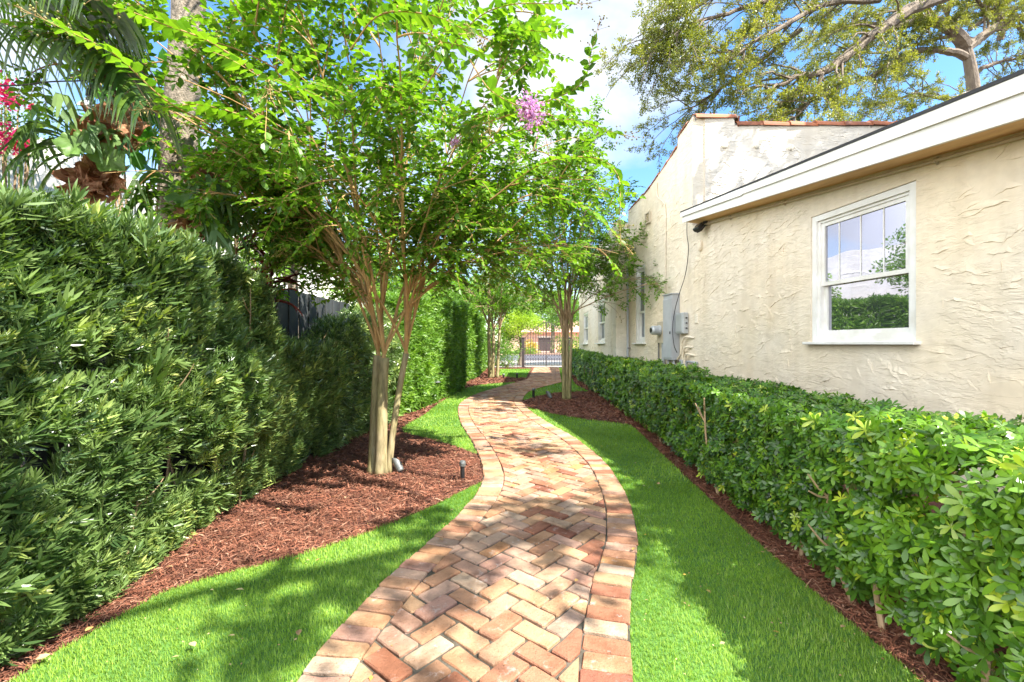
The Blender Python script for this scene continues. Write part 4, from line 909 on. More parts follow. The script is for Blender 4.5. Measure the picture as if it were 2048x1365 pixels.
def myrtle(name, label, base, trunks, heads_z, targets, g, leafsz, lod, group, nsec=9, ntw=5, special=(), trunk_r=.062, zmin=1.7, dens=1.0, npan=10, shootr=.021, nprim=15, keep=None):
    """trunks: list of (dx, dy, lean x, lean y); targets: end points (relative) of the long shoots of each head"""
    root = thing(name, label, 'tree', tuple(base) , group)
    base = np.asarray(base, float); heads = []
    for (dx, dy, lx, ly, hz, rr) in trunks:
        a = base + V3(dx, dy, -.02); b = base + V3(dx + lx, dy + ly, hz); m_ = MB()
        pts = catmull([a, a + (b - a) * .35 + V3(lx * -.08, 0, 0), a + (b - a) * .7 + V3(g.normal(0, .008), 0, 0), b], 5); k = len(pts); t_ = np.linspace(0, 1, k)
        m_.tube(pts, trunk_r * rr * (1 - .25 * t_ + .34 * np.exp(-t_ * 22) + .10 * np.exp(-(1 - t_) * 12)), 12); m_.build('trunk', M['trunk'], root, smooth=True); heads.append(b)
    mb_b = MB(); Lv = []; pan = []
    def grow(p0, p1, r0, g, lvl):
        pass
    prim = []
    for ti, (hi, tx, ty, tz, drp) in enumerate(targets):
        a = heads[hi]; e = base + V3(tx, ty, tz); sub = 1.0; fk = False
        if ti >= nprim:                            # later shoots fork off the nearest main shoot
            best = max(prim, key=lambda q: float(np.dot(unit(q[-1] - q[0]), unit(e - q[0]))) + g.normal(0, .04)); a = best[g.integers(2, 7)]; sub = .72; fk = True
        v = e - a; hor = V3(v[0], v[1], 0)
        c1 = a + hor * .14 + V3(0, 0, v[2] * .36); c2 = a + hor * .50 + V3(0, 0, v[2] * .82)
        if not fk: a = a - unit(v) * .03
        pts = bez(a, c1, c2, e - V3(0, 0, drp), 16); pts[2:] += np.cumsum(g.normal(0, .008, (14, 3)), 0)
        prim.append(pts) if not fk else None; rad = sub * shootr * g.uniform(.8, 1.2) * (1 - np.linspace(0, 1, 16) * .8); mb_b.tube(pts, rad, 7)
        S = nsec
        for i in range(S):
            t_ = .24 + .76 * (i + g.random()) / S; j = min(14, int(t_ * 15)); p = pts[j]; tg_ = unit(pts[j + 1] - pts[j])
            if p[2] < zmin - .35: continue
            od = unit(np.cross(tg_, g.normal(0, 1, 3))) ; dd = unit(tg_ * .75 + od * .8 + V3(0, 0, .12)); l = (1.0 - .5 * t_) * g.uniform(.45, 1.0) * (.45 + .16 * np.linalg.norm(v))
            e2 = p + dd * l; q = bez(p, p + dd * l * .35 + V3(0, 0, .04), e2 + V3(0, 0, .03), e2 - V3(0, 0, .10 * l + .02), 8)
            if keep is not None and not keep(q[-1]): continue
            mb_b.tube(q, np.linspace(.0065, .002, 8), 5, cap=False)
            for w_ in range(ntw):
                k = 2 + int((w_ + g.random()) / ntw * 5); p3 = q[min(k, 6)]; t3 = unit(q[min(k + 1, 7)] - q[min(k, 6)]); d3 = unit(t3 * .7 + unit(np.cross(t3, g.normal(0, 1, 3))) * .8 + V3(0, 0, .15)); l3 = g.uniform(.14, .36)
                tw = bez(p3, p3 + d3 * l3 * .4, p3 + d3 * l3 * .8 + V3(0, 0, -.01), p3 + d3 * l3 - V3(0, 0, .05 * l3 + .02), 5)
                if tw[-1][2] < zmin or (tw[-1][2] < zmin + .6 and g.random() < .45): continue
                if g.random() > dens or (keep is not None and not keep(tw[-1])): continue
                if lod < 2: mb_b.tube(tw, [.0022, .002, .0018, .0016, .001], 3, cap=False)
                twig_leaves(Lv, tw, g, leafsz, leafsz * (.55 if lod == 0 else .62))
            if q[-1][2] > zmin: twig_leaves(Lv, q[4:], g, leafsz, leafsz * .6)
            if g.random() < npan / (len(targets) * S): pan.append((q[-1], unit(q[-1] - q[-2]) + V3(0, 0, .4)))
    for pts in special:                            # long arching sprays with big leaves
        pts = catmull(pts, 8); mb_b.tube(pts, np.linspace(.005, .0018, len(pts)), 6); twig_leaves(Lv, pts[4:], g, leafsz * 1.25, .034)
        pan.append((pts[-1], pts[-1] - pts[-2]))
    mb_b.build('branch', M['twig'] if lod == 0 else M['bark'], root)
    m_ = MB(); put_leaves(m_, Lv, (LEAF_OV, LEAF_LO, LEAF_Q)[lod], g); m_.build('foliage', M['myrtle'], root)
    for p, d in pan[:90]:
        m_ = MB(); panicle(m_, p, d, g, 30 if lod == 0 else 14, .15, .0055 if lod == 0 else .009); m_.build('seed_cluster', [M['capsule'], M['twig']], root)
    return root, len(Lv)

g = np.random.default_rng(11)
b0 = G(757, 948)
def ring(g, n, heads, rx, ry, z0, z1, cx=0, cy=0, rmin=.25):
    out = []
    for i in range(n):
        a = 2 * math.pi * i * .618 + g.normal(0, .2); k = rmin + (1 - rmin) * math.sqrt((i + .5) / n); z = z1 - (z1 - z0) * k ** 2 + g.normal(0, .2)
        out.append((heads[i % len(heads)], cx + rx * k * math.cos(a), cy + ry * k * math.sin(a), z, .10 + .35 * k))
    return out
tr = [(-.060, .02, .035, .05, 1.18, 1.1), (.030, -.03, .035, .0, 1.16, 1.2), (.085, .03, .17, .06, 1.20, .72)]
tg = ring(g, 22, [0, 1, 2], 2.3, 2.3, 2.9, 4.9, .05, -.35)
tg += [(0, -2.2, -.6, 3.7, .3), (0, -2.5, .2, 3.1, .25), (0, -1.5, -1.6, 4.0, .2), (1, .3, -2.2, 4.4, .3), (2, 2.0, -.6, 3.0, .3), (2, 2.3, .5, 3.3, .3), (1, -.9, -2.0, 4.2, .2), (0, -2.0, -1.5, 3.5, .25), (2, 1.3, -1.5, 3.9, .3), (0, -1.2, .2, 2.6, .1), (2, 1.5, .9, 2.7, .2), (0, -1.6, 1.0, 3.0, .2), (1, 0.3, 1.6, 3.4, .2), (2, 1.9, 0.1, 2.55, .25), (0, -1.9, 1.0, 2.4, .1), (0, -1.9, .3, 2.7, .15), (0, -1.4, -.5, 2.5, .1), (0, -2.4, .4, 3.5, .2), (2, 1.9, -.2, 3.5, .2), (1, 1.0, -1.0, 2.5, .1), (2, 1.6, .8, 2.35, .15), (0, -1.1, -1.0, 2.6, .1), (0, -1.6, -2.0, 4.0, .2), (1, -.6, -2.3, 3.9, .2), (1, .5, -2.3, 3.8, .2), (0, -.8, .9, 2.3, .1), (1, .9, -.5, 2.6, .1), (0, -2.5, -.9, 4.5, .2)]
Ysp = 2.6
spc = [[P(840, 190, 3.0), P(930, 60, 2.7), P(1010, 12, 2.55), P(1130, 8, 2.45)],
       [P(930, 260, 3.0), P(1060, 215, 2.8), P(1160, 170, 2.7), P(1185, 95, 2.6)],
       [P(980, 400, 3.2), P(1080, 330, 3.0), P(1180, 315, 2.9), P(1235, 350, 2.8), P(1240, 440, 2.75)],
       [P(940, 120, 2.4), P(975, 175, 2.35), P(1020, 205, 2.3), P(1050, 215, 2.3)],
       [P(880, 380, 3.4), P(980, 290, 3.2), P(1120, 240, 3.0), P(1230, 265, 2.9)],
       [P(420, 250, 2.6), P(330, 200, 2.3), P(230, 110, 2.1), P(120, 55, 2.0)],
       [P(560, 180, 2.6), P(430, 90, 2.3), P(330, 50, 2.2), P(240, 15, 2.1)],
       [P(600, 280, 2.8), P(480, 230, 2.6), P(400, 210, 2.5), P(330, 215, 2.4)],
       [P(700, 100, 2.4), P(760, 30, 2.2), P(860, 30, 2.15), P(930, 60, 2.1)],
       [P(1000, 480, 3.9), P(1090, 400, 3.6), P(1180, 420, 3.4), P(1240, 480, 3.3)]]
def keep0(p):                                   # the crown is thin towards the palm and the ferns
    px = 1024 + F * p[0] / max(p[1], .3); py = 688 - F * (p[2] - CAMZ) / max(p[1], .3)
    if 295 < px < 385 and 60 < py < 350: return random.random() < .45
    if 60 < px < 300 and 170 < py < 380: return random.random() < .30
    return True
root1, nl = myrtle('crape_myrtle', 'nearest crape myrtle with three smooth trunks in the left mulch bed', (b0[0], b0[1], 0), tr, 1.2, tg, g, .071, 0, 'crape myrtles along the path', 10, 8, spc, zmin=1.7, npan=46, shootr=.017, keep=keep0, trunk_r=.052)
# the one open flower head
m_ = MB(); pf = P(1060, 222, 2.3)
PT = (np.array([(0, 0, 0), (.5, .5, .15), (.2, 1, -.1), (-.3, .9, .2), (-.5, .4, .1)]), [(0, 1, 2), (0, 2, 3), (0, 3, 4)])
q = pf + np.random.default_rng(2).normal(0, 1, (420, 3)) * np.array([.030, .030, .040]); q[:, 2] -= .3 * (q[:, 0] - pf[0]); dd = rand_dirs(420, g); m_.inst(PT, q, frames(dd, rand_dirs(420, g)), g.uniform(.010, .019, 420))
m_.build('flower_head', M['petal'], root1)
m_ = MB(); q = P(908, 285, 3.0) + np.random.default_rng(4).normal(0, 1, (60, 3)) * .018; m_.inst(PT, q, frames(rand_dirs(60, g), rand_dirs(60, g)), g.uniform(.01, .018, 60)); m_.build('flower_head', M['petal'], root1)

g = np.random.default_rng(31); b1 = G(1133, 800)
tr = [(-.055, 0, -.02, .02, 1.45, 1.0), (.01, .03, .01, 0, 1.42, 1.05), (.065, -.02, .05, 0, 1.40, .9), (-.02, .09, .0, .1, 1.4, .8)]
tg = ring(g, 26, [0, 1, 2, 3], 2.0, 1.9, 3.3, 7.3, -.1, 0) + [(2, 1.9, -1.2, 3.0, .35), (2, 2.0, -1.6, 2.8, .25), (2, 1.8, -.9, 3.7, .3), (0, -1.9, -.5, 3.2, .3), (2, 1.9, -2.0, 2.75, .2), (0, -1.7, .4, 3.6, .3), (1, .2, -1.2, 2.9, .3), (0, -1.2, -.8, 2.5, .2), (1, .4, .2, 6.6, 0), (1, -.4, .3, 6.4, 0)]
_, n2 = myrtle('crape_myrtle', 'middle crape myrtle in the mulch bed right of the path in front of the hedge', (b1[0], b1[1], 0), tr, 1.4, tg, g, .088, 1, 'crape myrtles along the path', 11, 8, zmin=1.95, trunk_r=.046, npan=25)
g = np.random.default_rng(41); b2 = G(987, 757)
tr = [(-.13, 0, -.05, .02, 1.9, 1.1), (-.02, .05, .02, 0, 1.75, .95), (.14, 0, .09, 0, 1.8, .9)]
tg = ring(g, 26, [0, 1, 2], 2.1, 1.9, 2.7, 5.4)
_, n3 = myrtle('crape_myrtle', 'farthest crape myrtle with yellow green crown in the left bed near the gate', (b2[0], b2[1], 0), tr, 1.8, tg, g, .10, 2, 'crape myrtles along the path', 9, 7, zmin=2.0, trunk_r=.07, npan=0, shootr=.03)
print('LEAVES', nl, n2, n3)

# ---------------------------------------------------------------- fence, neighbour house
fe = thing('board_fence', 'dark vertical board fence behind the left hedge', 'fence', (-2.95, 6, 0))
y = .8; i = 0
m_ = MB()
while y < 24:
    wd = .14; m_.box((-2.95 + .012 * (i % 2), y + wd / 2, 1.02 + RNG.normal(0, .004)), (.02, wd - .006, 2.0), bev=.003); y += wd + .012 * (i % 3 == 0) + .002; i += 1
m_.build('boards', M['fence'], fe)
m_ = MB()
for z in (.35, 1.0, 1.7): m_.box((-2.99, 12.4, z), (.04, 23.2, .09))
m_.build('rail', M['fence'], fe)
for y in np.arange(1, 24, 2.4):
    m_ = MB(); m_.box((-3.06, y, 1.0), (.09, .09, 2.04), bev=.006); m_.build('post', M['fence'], fe)

nb = thing('neighbour_house', 'sunlit white stuccoed house beyond the dark fence', 'house', (-8, 10, 0))
def WN(Y, z, off=0.0): return V3(-5.6 + off, Y, z)
m_ = MB(); nwin = [(6.2, 7.4, 1.2, 2.6), (12.5, 13.7, 1.2, 2.6)]
wall_cells(m_, WN, [1.0, 8.6, 9.0, 20.0], lambda Y: 3.75 if Y < 8.7 else 4.15, nwin, .2)
m_.box((-8.8, 1.1, 1.87), (6.2, .2, 3.75)); m_.box((-8.8, 19.9, 2.1), (6.2, .2, 4.4))
ridges(m_, 260, 2.0, 12, 1.2, 3.6, nwin, fn=WN, seed=33, big=1.5)
m_.build('wall', M['stucco_white'], nb)
m_ = MB(); m_.box((-8.8, 14.5, 3.95), (6.1, 10.6, .12)); m_.build('roof', M['shingle'], nb)
for o in nwin:
    m_ = MB(); frame_(m_, WN, o[0], o[1], o[2], o[3], .07, -.12, .01); f_ = m_.build('window', M['vinyl'], nb)
    m_ = MB(); bar(m_, WN, o[0] + .07, o[1] - .07, o[2] + .07, o[3] - .07, -.09, -.08); m_.build('pane', M['glass_dim'], f_)

# ---------------------------------------------------------------- palms
g = np.random.default_rng(77)
def frond(mbl, mbr, pts, g, ll=.55, n=70, hang=.8, w=.016):
    pts = catmull(pts, 8); k = len(pts); mbr.tube(pts, np.linspace(.018, .004, k), 6); s_ = np.linspace(.08, .995, n)
    for t_ in s_:
        f = t_ * (k - 1); j = min(k - 2, int(f)); p = pts[j] + (pts[j + 1] - pts[j]) * (f - j); tg_ = unit(pts[j + 1] - pts[j]); sd = unit(np.cross(tg_, V3(0, 0, 1))); l = ll * (.45 + 1.1 * math.sin(math.pi * min(1, t_ * .85 + .1)) * .6)
        for sg in (-1, 1):
            d0 = unit(sd * sg * .75 + tg_ * .55 + V3(0, 0, .15) + g.normal(0, .06, 3)); c1 = p + d0 * l * .35; c2 = p + d0 * l * .65 - V3(0, 0, hang * l * .25); e = p + d0 * l * .75 - V3(0, 0, hang * l * .75)
            q = bez(p, c1, c2, e, 5); wv = unit(tg_ + V3(0, 0, .2)); V = []
            for i, ww in enumerate((.4, 1, .9, .6, .05)): V += [q[i] + wv * w * ww, q[i] - wv * w * ww + V3(0, 0, -.0)]
            mbl.add(V, [(2 * i, 2 * i + 2, 2 * i + 3, 2 * i + 1) for i in range(4)], g.random())
def palm(name, label, base, pts, r0, fr, g, ll, nleaf=60, hang=.8, w=.016):
    root = thing(name, label, 'palm tree', base, None); m_ = MB(); q = catmull(pts, 10); k = len(q); rr = np.linspace(r0, r0 * .8, k) * (1 + .04 * np.sin(np.arange(k) * 2.1)) ; m_.tube(q, rr, 14)
    m_.build('trunk', M['palmbark'], root); ml, mr = MB(), MB()
    for f_ in fr: frond(ml, mr, f_, g, ll, nleaf, hang, w)
    ml.build('leaflets', M['palmleaf'], root); mr.build('rachis', M['bark'], root); return root
# trunk seen behind the crape myrtle; crown above the picture
tp = V3(-3.30, 4.45, 0)
crown = tp + V3(.15, 0, 6.0); fr = []
for i in range(11):
    a = i * 2.4; d = V3(math.cos(a), math.sin(a), 0); l = 1.9
    fr.append([crown, crown + d * .5 + V3(0, 0, .55), crown + d * 1.2 + V3(0, 0, .6), crown + d * l + V3(0, 0, -.1)])
palm('palm_tree', 'palm with rough grey trunk rising behind the staghorn ferns', tuple(tp), [tp, tp + V3(.02, 0, 1.5), tp + V3(.0, 0, 3), tp + V3(.10, 0, 4.6), crown], .165, fr, g, .4, 34)
# palm left of the picture: its fronds hang into the top left corner
tb = V3(-5.0, 3.4, 0); cr = tb + V3(0.1, 0, 4.15)
fr = [[cr, P(-260, -60, 3.5), P(0, 42, 3.3), P(120, 80, 3.2), P(235, 128, 3.1), P(300, 210, 3.05)],
      [cr, P(-250, -160, 3.2), P(-60, -90, 2.9), P(80, -60, 2.8), P(210, 0, 2.7)],
      [cr, cr + V3(-.6, .5, .6), cr + V3(-1.5, .9, .4), cr + V3(-2.2, 1.2, -.4)], [cr, cr + V3(.3, .9, .5), cr + V3(.5, 1.7, .3), cr + V3(.6, 2.3, -.5)],
      [cr, cr + V3(-.3, -.8, .6), cr + V3(-.6, -1.6, .4), cr + V3(-.7, -2.2, -.4)], [cr, cr + V3(.2, -.8, .7), cr + V3(.4, -1.5, .8), cr + V3(.5, -2.1, .3)]]
palm('palm_tree', 'palm whose dark feathery fronds hang into the top left corner', tuple(tb), [tb, tb + V3(0, 0, 2), cr], .15, fr, g, .52, 84, 1.1, .019)

# ---------------------------------------------------------------- staghorn ferns
def strap(mbx, p, d, l, w, g, fork=2, droop=.8, r=None):
    """one antler frond: strap that widens, bends over and forks"""
    d = unit(d); e = p + d * l * .9 - V3(0, 0, droop * l); q = bez(p, p + d * l * .5 + V3(0, 0, .10 * l), p + d * l * .95 + V3(0, 0, -.1 * droop * l), e, 9); sd = unit(np.cross(d, V3(0, 0, 1)) + g.normal(0, .35, 3)); V = []
    r = g.random() if r is None else r; cut = 6
    ws = [w * (.25 + .75 * (i / cut) ** .8) for i in range(cut + 1)]
    for i in range(cut + 1): tw = sd * ws[i]; nn = unit(np.cross(sd, q[min(i + 1, 8)] - q[i])); V += [q[i] + tw + nn * .3 * ws[i], q[i], q[i] - tw + nn * .3 * ws[i]]
    Fc = [(3 * i + a, 3 * i + 3 + a, 3 * i + 4 + a, 3 * i + 1 + a) for i in range(cut) for a in (0, 1)]
    mbx.add(V, Fc, r)
    for sg in ((-1, 1) if fork == 2 else (-1, 0, 1)):
        a = q[cut]; dd = unit(q[8] - q[6]); ee = a + unit(dd + sd * sg * g.uniform(.35, .8) + g.normal(0, .1, 3)) * l * g.uniform(.25, .5) - V3(0, 0, .1 * l); qq = bez(a + sd * sg * ws[-1] * .5, a + sd * sg * ws[-1] + dd * l * .1, ee + V3(0, 0, .05), ee, 5); V = []
        for i, k in enumerate((.62, .6, .5, .35, .05)): V += [qq[i] + sd * ws[-1] * k, qq[i] - sd * ws[-1] * k]
        mbx.add(V, [(2 * i, 2 * i + 2, 2 * i + 3, 2 * i + 1) for i in range(4)], r)
def shield(mbx, c, nrm, up, R_, g, ruffle=.12, n=38, rings=7, half=False):
    nrm = unit(nrm); x = unit(np.cross(up, nrm)); y = np.cross(nrm, x); V = [c]; ph = g.uniform(0, 6)
    for i in range(1, rings + 1):
        k = i / rings
        for j in range(n):
            th = 2 * math.pi * j / n * (.62 if half else 1) + (0 if not half else -.35); rr = R_ * k * (1 + ruffle * .8 * k * math.sin(5 * th + ph) + g.normal(0, .03) * (i == rings)); V.append(c + x * math.cos(th) * rr + y * math.sin(th) * rr + nrm * (.25 * R_ * k ** 2 + ruffle * R_ * k ** 3 * (math.sin(9 * th + ph) + .35 * math.sin(23 * th + 2 * ph)) + g.normal(0, .010) * k))
    Fc = [(0, 1 + j, 1 + (j + 1) % n) for j in range(n if not half else n - 1)]
    for i in range(rings - 1):
        for j in range(n if not half else n - 1): a = 1 + i * n; Fc.append((a + j, a + n + j, a + n + (j + 1) % n, a + (j + 1) % n))
    mbx.add(V, Fc, np.clip(g.random() + g.normal(0, .12, len(Fc)), 0, 1))
def staghorn(label, c, g, k, nst, dirs):
    root = thing('staghorn_fern', label, 'fern', tuple(c), 'staghorn ferns on the palm trunk')
    m_ = MB()
    for i in range(4): shield(m_, c + V3(.10 + .05 * i, .05, .12 + .06 * i) * k, V3(.3 + .4 * g.random(), -1, .3), V3(.2, 0, 1), .19 * k * g.uniform(.8, 1.15), g, .28)
    for i in range(5): shield(m_, c + V3(g.uniform(-.1, .3), g.uniform(-.05, .1), -.20 + g.uniform(-.1, .05)) * k, V3(g.normal(0, .3), -1, -.2), V3(0, 0, 1), .15 * k, g, .35)
    m_.build('dry_shield', M['papery'], root)
    m_ = MB(); shield(m_, c + V3(.02, -.12, .0) * k, V3(.25, -1, .25), V3(0, 0, 1), .14 * k, g, .16, 30, 6); shield(m_, c + V3(.22, -.04, -.10) * k, V3(.5, -1, .1), V3(0, 0, 1), .12 * k, g, .2, 26, 5); m_.build('shield_frond', M['shield'], root, smooth=True)
    m_ = MB()
    for i in range(nst):
        lo, hi, dz = dirs[i % len(dirs)]; a = g.uniform(lo, hi); d = V3(math.cos(a), -abs(g.normal(.35, .25)), math.sin(a)); strap(m_, c + d * .03 * k, d, k * g.uniform(.38, .62), .030 * k * g.uniform(.7, 1.3), g, 2 + (g.random() < .4), dz)
    m_.build('antler_frond', M['staghorn'], root); return root
g = np.random.default_rng(55)
staghorn('big staghorn fern with pale green shield and dry brown fronds left of the palm trunk', P(178, 302, 3.95), g, 1.0, 26, [(1.2, 2.6, .35), (1.5, 2.9, .5), (2.8, 3.8, .8), (.3, 1.2, .7), (2.4, 3.3, 1.0)])
staghorn('lower staghorn fern with dark drooping fronds right of the palm trunk', P(385, 400, 4.05), g, .95, 34, [(-.3, .7, .9), (-.6, .2, 1.2), (2.2, 3.3, .9), (.3, 1.2, 1.0), (-1.2, -.3, .8)])

# ---------------------------------------------------------------- cordyline, vines, bougainvillea
g = np.random.default_rng(66); cb = V3(-2.72, 5.05, 0)
co = thing('cordyline', 'dark burgundy leaved cordyline in front of the sunlit white wall above the fence', 'shrub', tuple(cb))
m_ = MB(); q = catmull([cb, cb + V3(.05, 0, 1.0), cb + V3(.02, .0, 1.75), cb + V3(.0, 0, 2.55)], 6); m_.tube(q, np.linspace(.022, .012, len(q)), 8); m_.build('stem', M['palmbark'], co)
m_ = MB()
for i in range(58):
    z = g.uniform(1.75, 2.6); a = g.uniform(0, 6.28); p = cb + V3(.02, 0, z); d = unit(V3(math.cos(a), math.sin(a), g.uniform(-.25, .9))); l = g.uniform(.28, .5); q = bez(p, p + d * l * .4, p + d * l * .8 - V3(0, 0, .02), p + d * l - V3(0, 0, .14), 7); sd = unit(np.cross(d, V3(0, 0, 1))); V = []
    for i_, k in enumerate((.15, .55, .95, 1, .85, .5, .04)): V += [q[i_] + sd * .036 * k + V3(0, 0, .010 * k), q[i_] - V3(0, 0, .006), q[i_] - sd * .036 * k + V3(0, 0, .010 * k)]
    m_.add(V, [(3 * j + a_, 3 * j + 3 + a_, 3 * j + 4 + a_, 3 * j + 1 + a_) for j in range(6) for a_ in (0, 1)], g.random())
m_.build('foliage', M['cordy'], co)
HEART = (np.array([(0, 0, 0), (0, .5, -.04), (0, 1.05, -.2), (.28, -.12, .04), (.48, .2, .08), (.34, .65, .02), (-.28, -.12, .04), (-.48, .2, .08), (-.34, .65, .02)]), [(0, 3, 4), (0, 4, 1), (1, 4, 5), (1, 5, 2), (0, 7, 6), (0, 1, 7), (1, 8, 7), (1, 2, 8)])
def clump(name, label, cat, c, size, n, T, sz, mat, g, stems=6, basez=0.0, dirb=(0.4, -.6, .3), stemmat='bark', extra=None, group=None, uni=False):
    root = thing(name, label, cat, (c[0], c[1], basez), group); m_ = MB(); k = rand_dirs(n, g) * (g.random(n) ** .4)[:, None]; 
    nn = 1 + .30 * snoise(k[:, 0] * 2 + c[0], k[:, 1] * 2 + k[:, 2] * 2.3, 17, 1.1); p = np.asarray(c) + k * np.asarray(size) * nn[:, None]; d = k * .8 + np.asarray(dirb) * .5 + g.normal(0, .45, (n, 3)); nr = np.array([[.2, -.3, 1.0]]) + g.normal(0, .45, (n, 3))
    m_.inst(T, p, frames(d, nr), sz * g.uniform(.65, 1.2, n)); m_.build('foliage', mat, root)
    m_ = MB()
    for i in range(stems):
        e = p[g.integers(0, n)]; a = V3(c[0] + g.normal(0, .05 * size[0] + .02), c[1] + g.normal(0, .05 * size[1]), basez); m_.tube(bez(a, a + (e - a) * .3 + V3(0, 0, .2), a + (e - a) * .7, e, 8), np.linspace(.022, .005, 8) * max(1, size[2]), 6)
    m_.build('stem', M[stemmat], root)
    if extra: extra(root, p, d)
    return root
clump('climbing_vine', 'broad heart shaped vine leaves around the palm trunk above the ferns', 'vine', P(290, 225, 4.75), (.75, .20, .60), 190, HEART, .15, M['bigleaf'], g, 9, 0)
clump('philodendron', 'low leafy philodendron between the palm trunk and the burgundy cordyline', 'plant', P(440, 360, 4.7), (.55, .35, .5), 170, HEART, .11, M['bigleaf'], g, 8, 0)
def bracts(root, p, d):
    gg = np.random.default_rng(9)
    for (px, py, r_, n_) in ((12, 195, .05, 30), (28, 205, .04, 18), (8, 178, .05, 18), (62, 215, .03, 8), (25, 273, .06, 36), (42, 285, .06, 34), (30, 293, .05, 26), (2, 285, .05, 20), (76, 218, .02, 5)):
        m_ = MB(); c = P(px, py, 4.0); q = c + gg.normal(0, r_, (n_ * 2, 3)) * .8; k = rand_dirs(n_ * 2, gg); m_.inst(LEAF_LO, q, frames(k, rand_dirs(n_ * 2, gg)), np.c_[np.full(n_ * 2, .055), np.full(n_ * 2, .038), np.full(n_ * 2, .04)])
        m_.build('bract', M['bract'], root)
clump('bougainvillea', 'bougainvillea with magenta bracts at the left edge above the hedge', 'shrub', P(5, 245, 4.3), (.62, .30, .48), 1500, LEAF_LO, .045, M['myrtle'], g, 16, 0, extra=bracts)

# ---------------------------------------------------------------- oak behind the house
def oak(label, base, limbs, g, nsub, leafn, lsz, spread=.5, group='oaks behind the house', tr_=.15, T=LEAF_LO, drop=.25, keep=None):
    root = thing('oak_tree', label, 'tree', tuple(base), group); mb_ = MB(); P0 = []
    trunkpts = limbs[0]; m_ = MB(); q = catmull(trunkpts, 8); m_.tube(q, np.linspace(tr_ * 1.3, tr_ * .75, len(q)), 12); m_.build('trunk', M['oakbark'], root)
    for (pts, r0, r1) in limbs[1:]:
        q = catmull(pts, 8); k = len(q); q = q + np.cumsum(g.normal(0, .012, (k, 3)), 0); mb_.tube(q, np.linspace(r0, r1, k), 8); L_ = np.linalg.norm(q[-1] - q[0])
        for i in range(nsub):
            j = int(k * (.12 + .87 * (i + g.random()) / nsub)); j = min(j, k - 2); tg_ = unit(q[j + 1] - q[j]); dd = unit(tg_ * .9 + unit(np.cross(tg_, g.normal(0, 1, 3))) * .75 + V3(-.15, -.1, .0)); l = spread * g.uniform(.7, 1.7)
            b = bez(q[j], q[j] + dd * l * .4 + V3(0, 0, .06), q[j] + dd * l * .8 + V3(0, 0, .0), q[j] + dd * l + V3(g.normal(0, .05), 0, -drop * l), 9); b[1:] += np.cumsum(g.normal(0, .015, (8, 3)), 0); mb_.tube(b, np.linspace(max(.012, r1 * .9), .004, 9), 5, cap=False)
            for w_ in range(7):
                a = b[2 + g.integers(0, 6)]; d2 = unit(dd + g.normal(0, .75, 3) + V3(0, 0, .1)); l2 = spread * g.uniform(.28, .6); e = a + d2 * l2 - V3(0, 0, drop * .5 * l2); tw = bez(a, a + d2 * l2 * .4, a + d2 * l2 * .8, e, 5); mb_.tube(tw, [.005, .004, .0035, .003, .002], 3, cap=False)
                P0.append((tw, d2))
    mb_.build('branch', M['oakbark'], root); n = leafn; pos = []; dr = []
    for tw, d2 in P0:
        f = g.random(n) ** .6 * 3.99; j = f.astype(int); p = tw[j] + (tw[j + 1] - tw[j]) * (f - j)[:, None] + g.normal(0, .035 * spread, (n, 3)); pos.append(p); dr.append(np.repeat(d2[None], n, 0) + g.normal(0, .7, (n, 3)))
    pos = np.concatenate(pos); dr = np.concatenate(dr)
    if keep is not None: k = keep(pos); pos, dr = pos[k], dr[k]
    nr = np.array([[0, 0, 1.0]]) + g.normal(0, .6, (len(pos), 3)); cl = .5 + .28 * snoise(pos[:, 0] * .8, pos[:, 2] * .8 + pos[:, 1] * .4, 6)
    m_ = MB(); m_.inst(T, pos, frames(dr, nr), lsz * g.uniform(.7, 1.3, len(pos)), np.clip(cl + g.normal(0, .2, len(pos)), 0, 1)); m_.build('foliage', M['oak'], root); return len(pos)
g = np.random.default_rng(88); Q = lambda px, py, Y: P(px, py, Y)
A_ = Q(1950, 200, 12.0); gb_ = V3(A_[0] + .1, 12.0, 0)
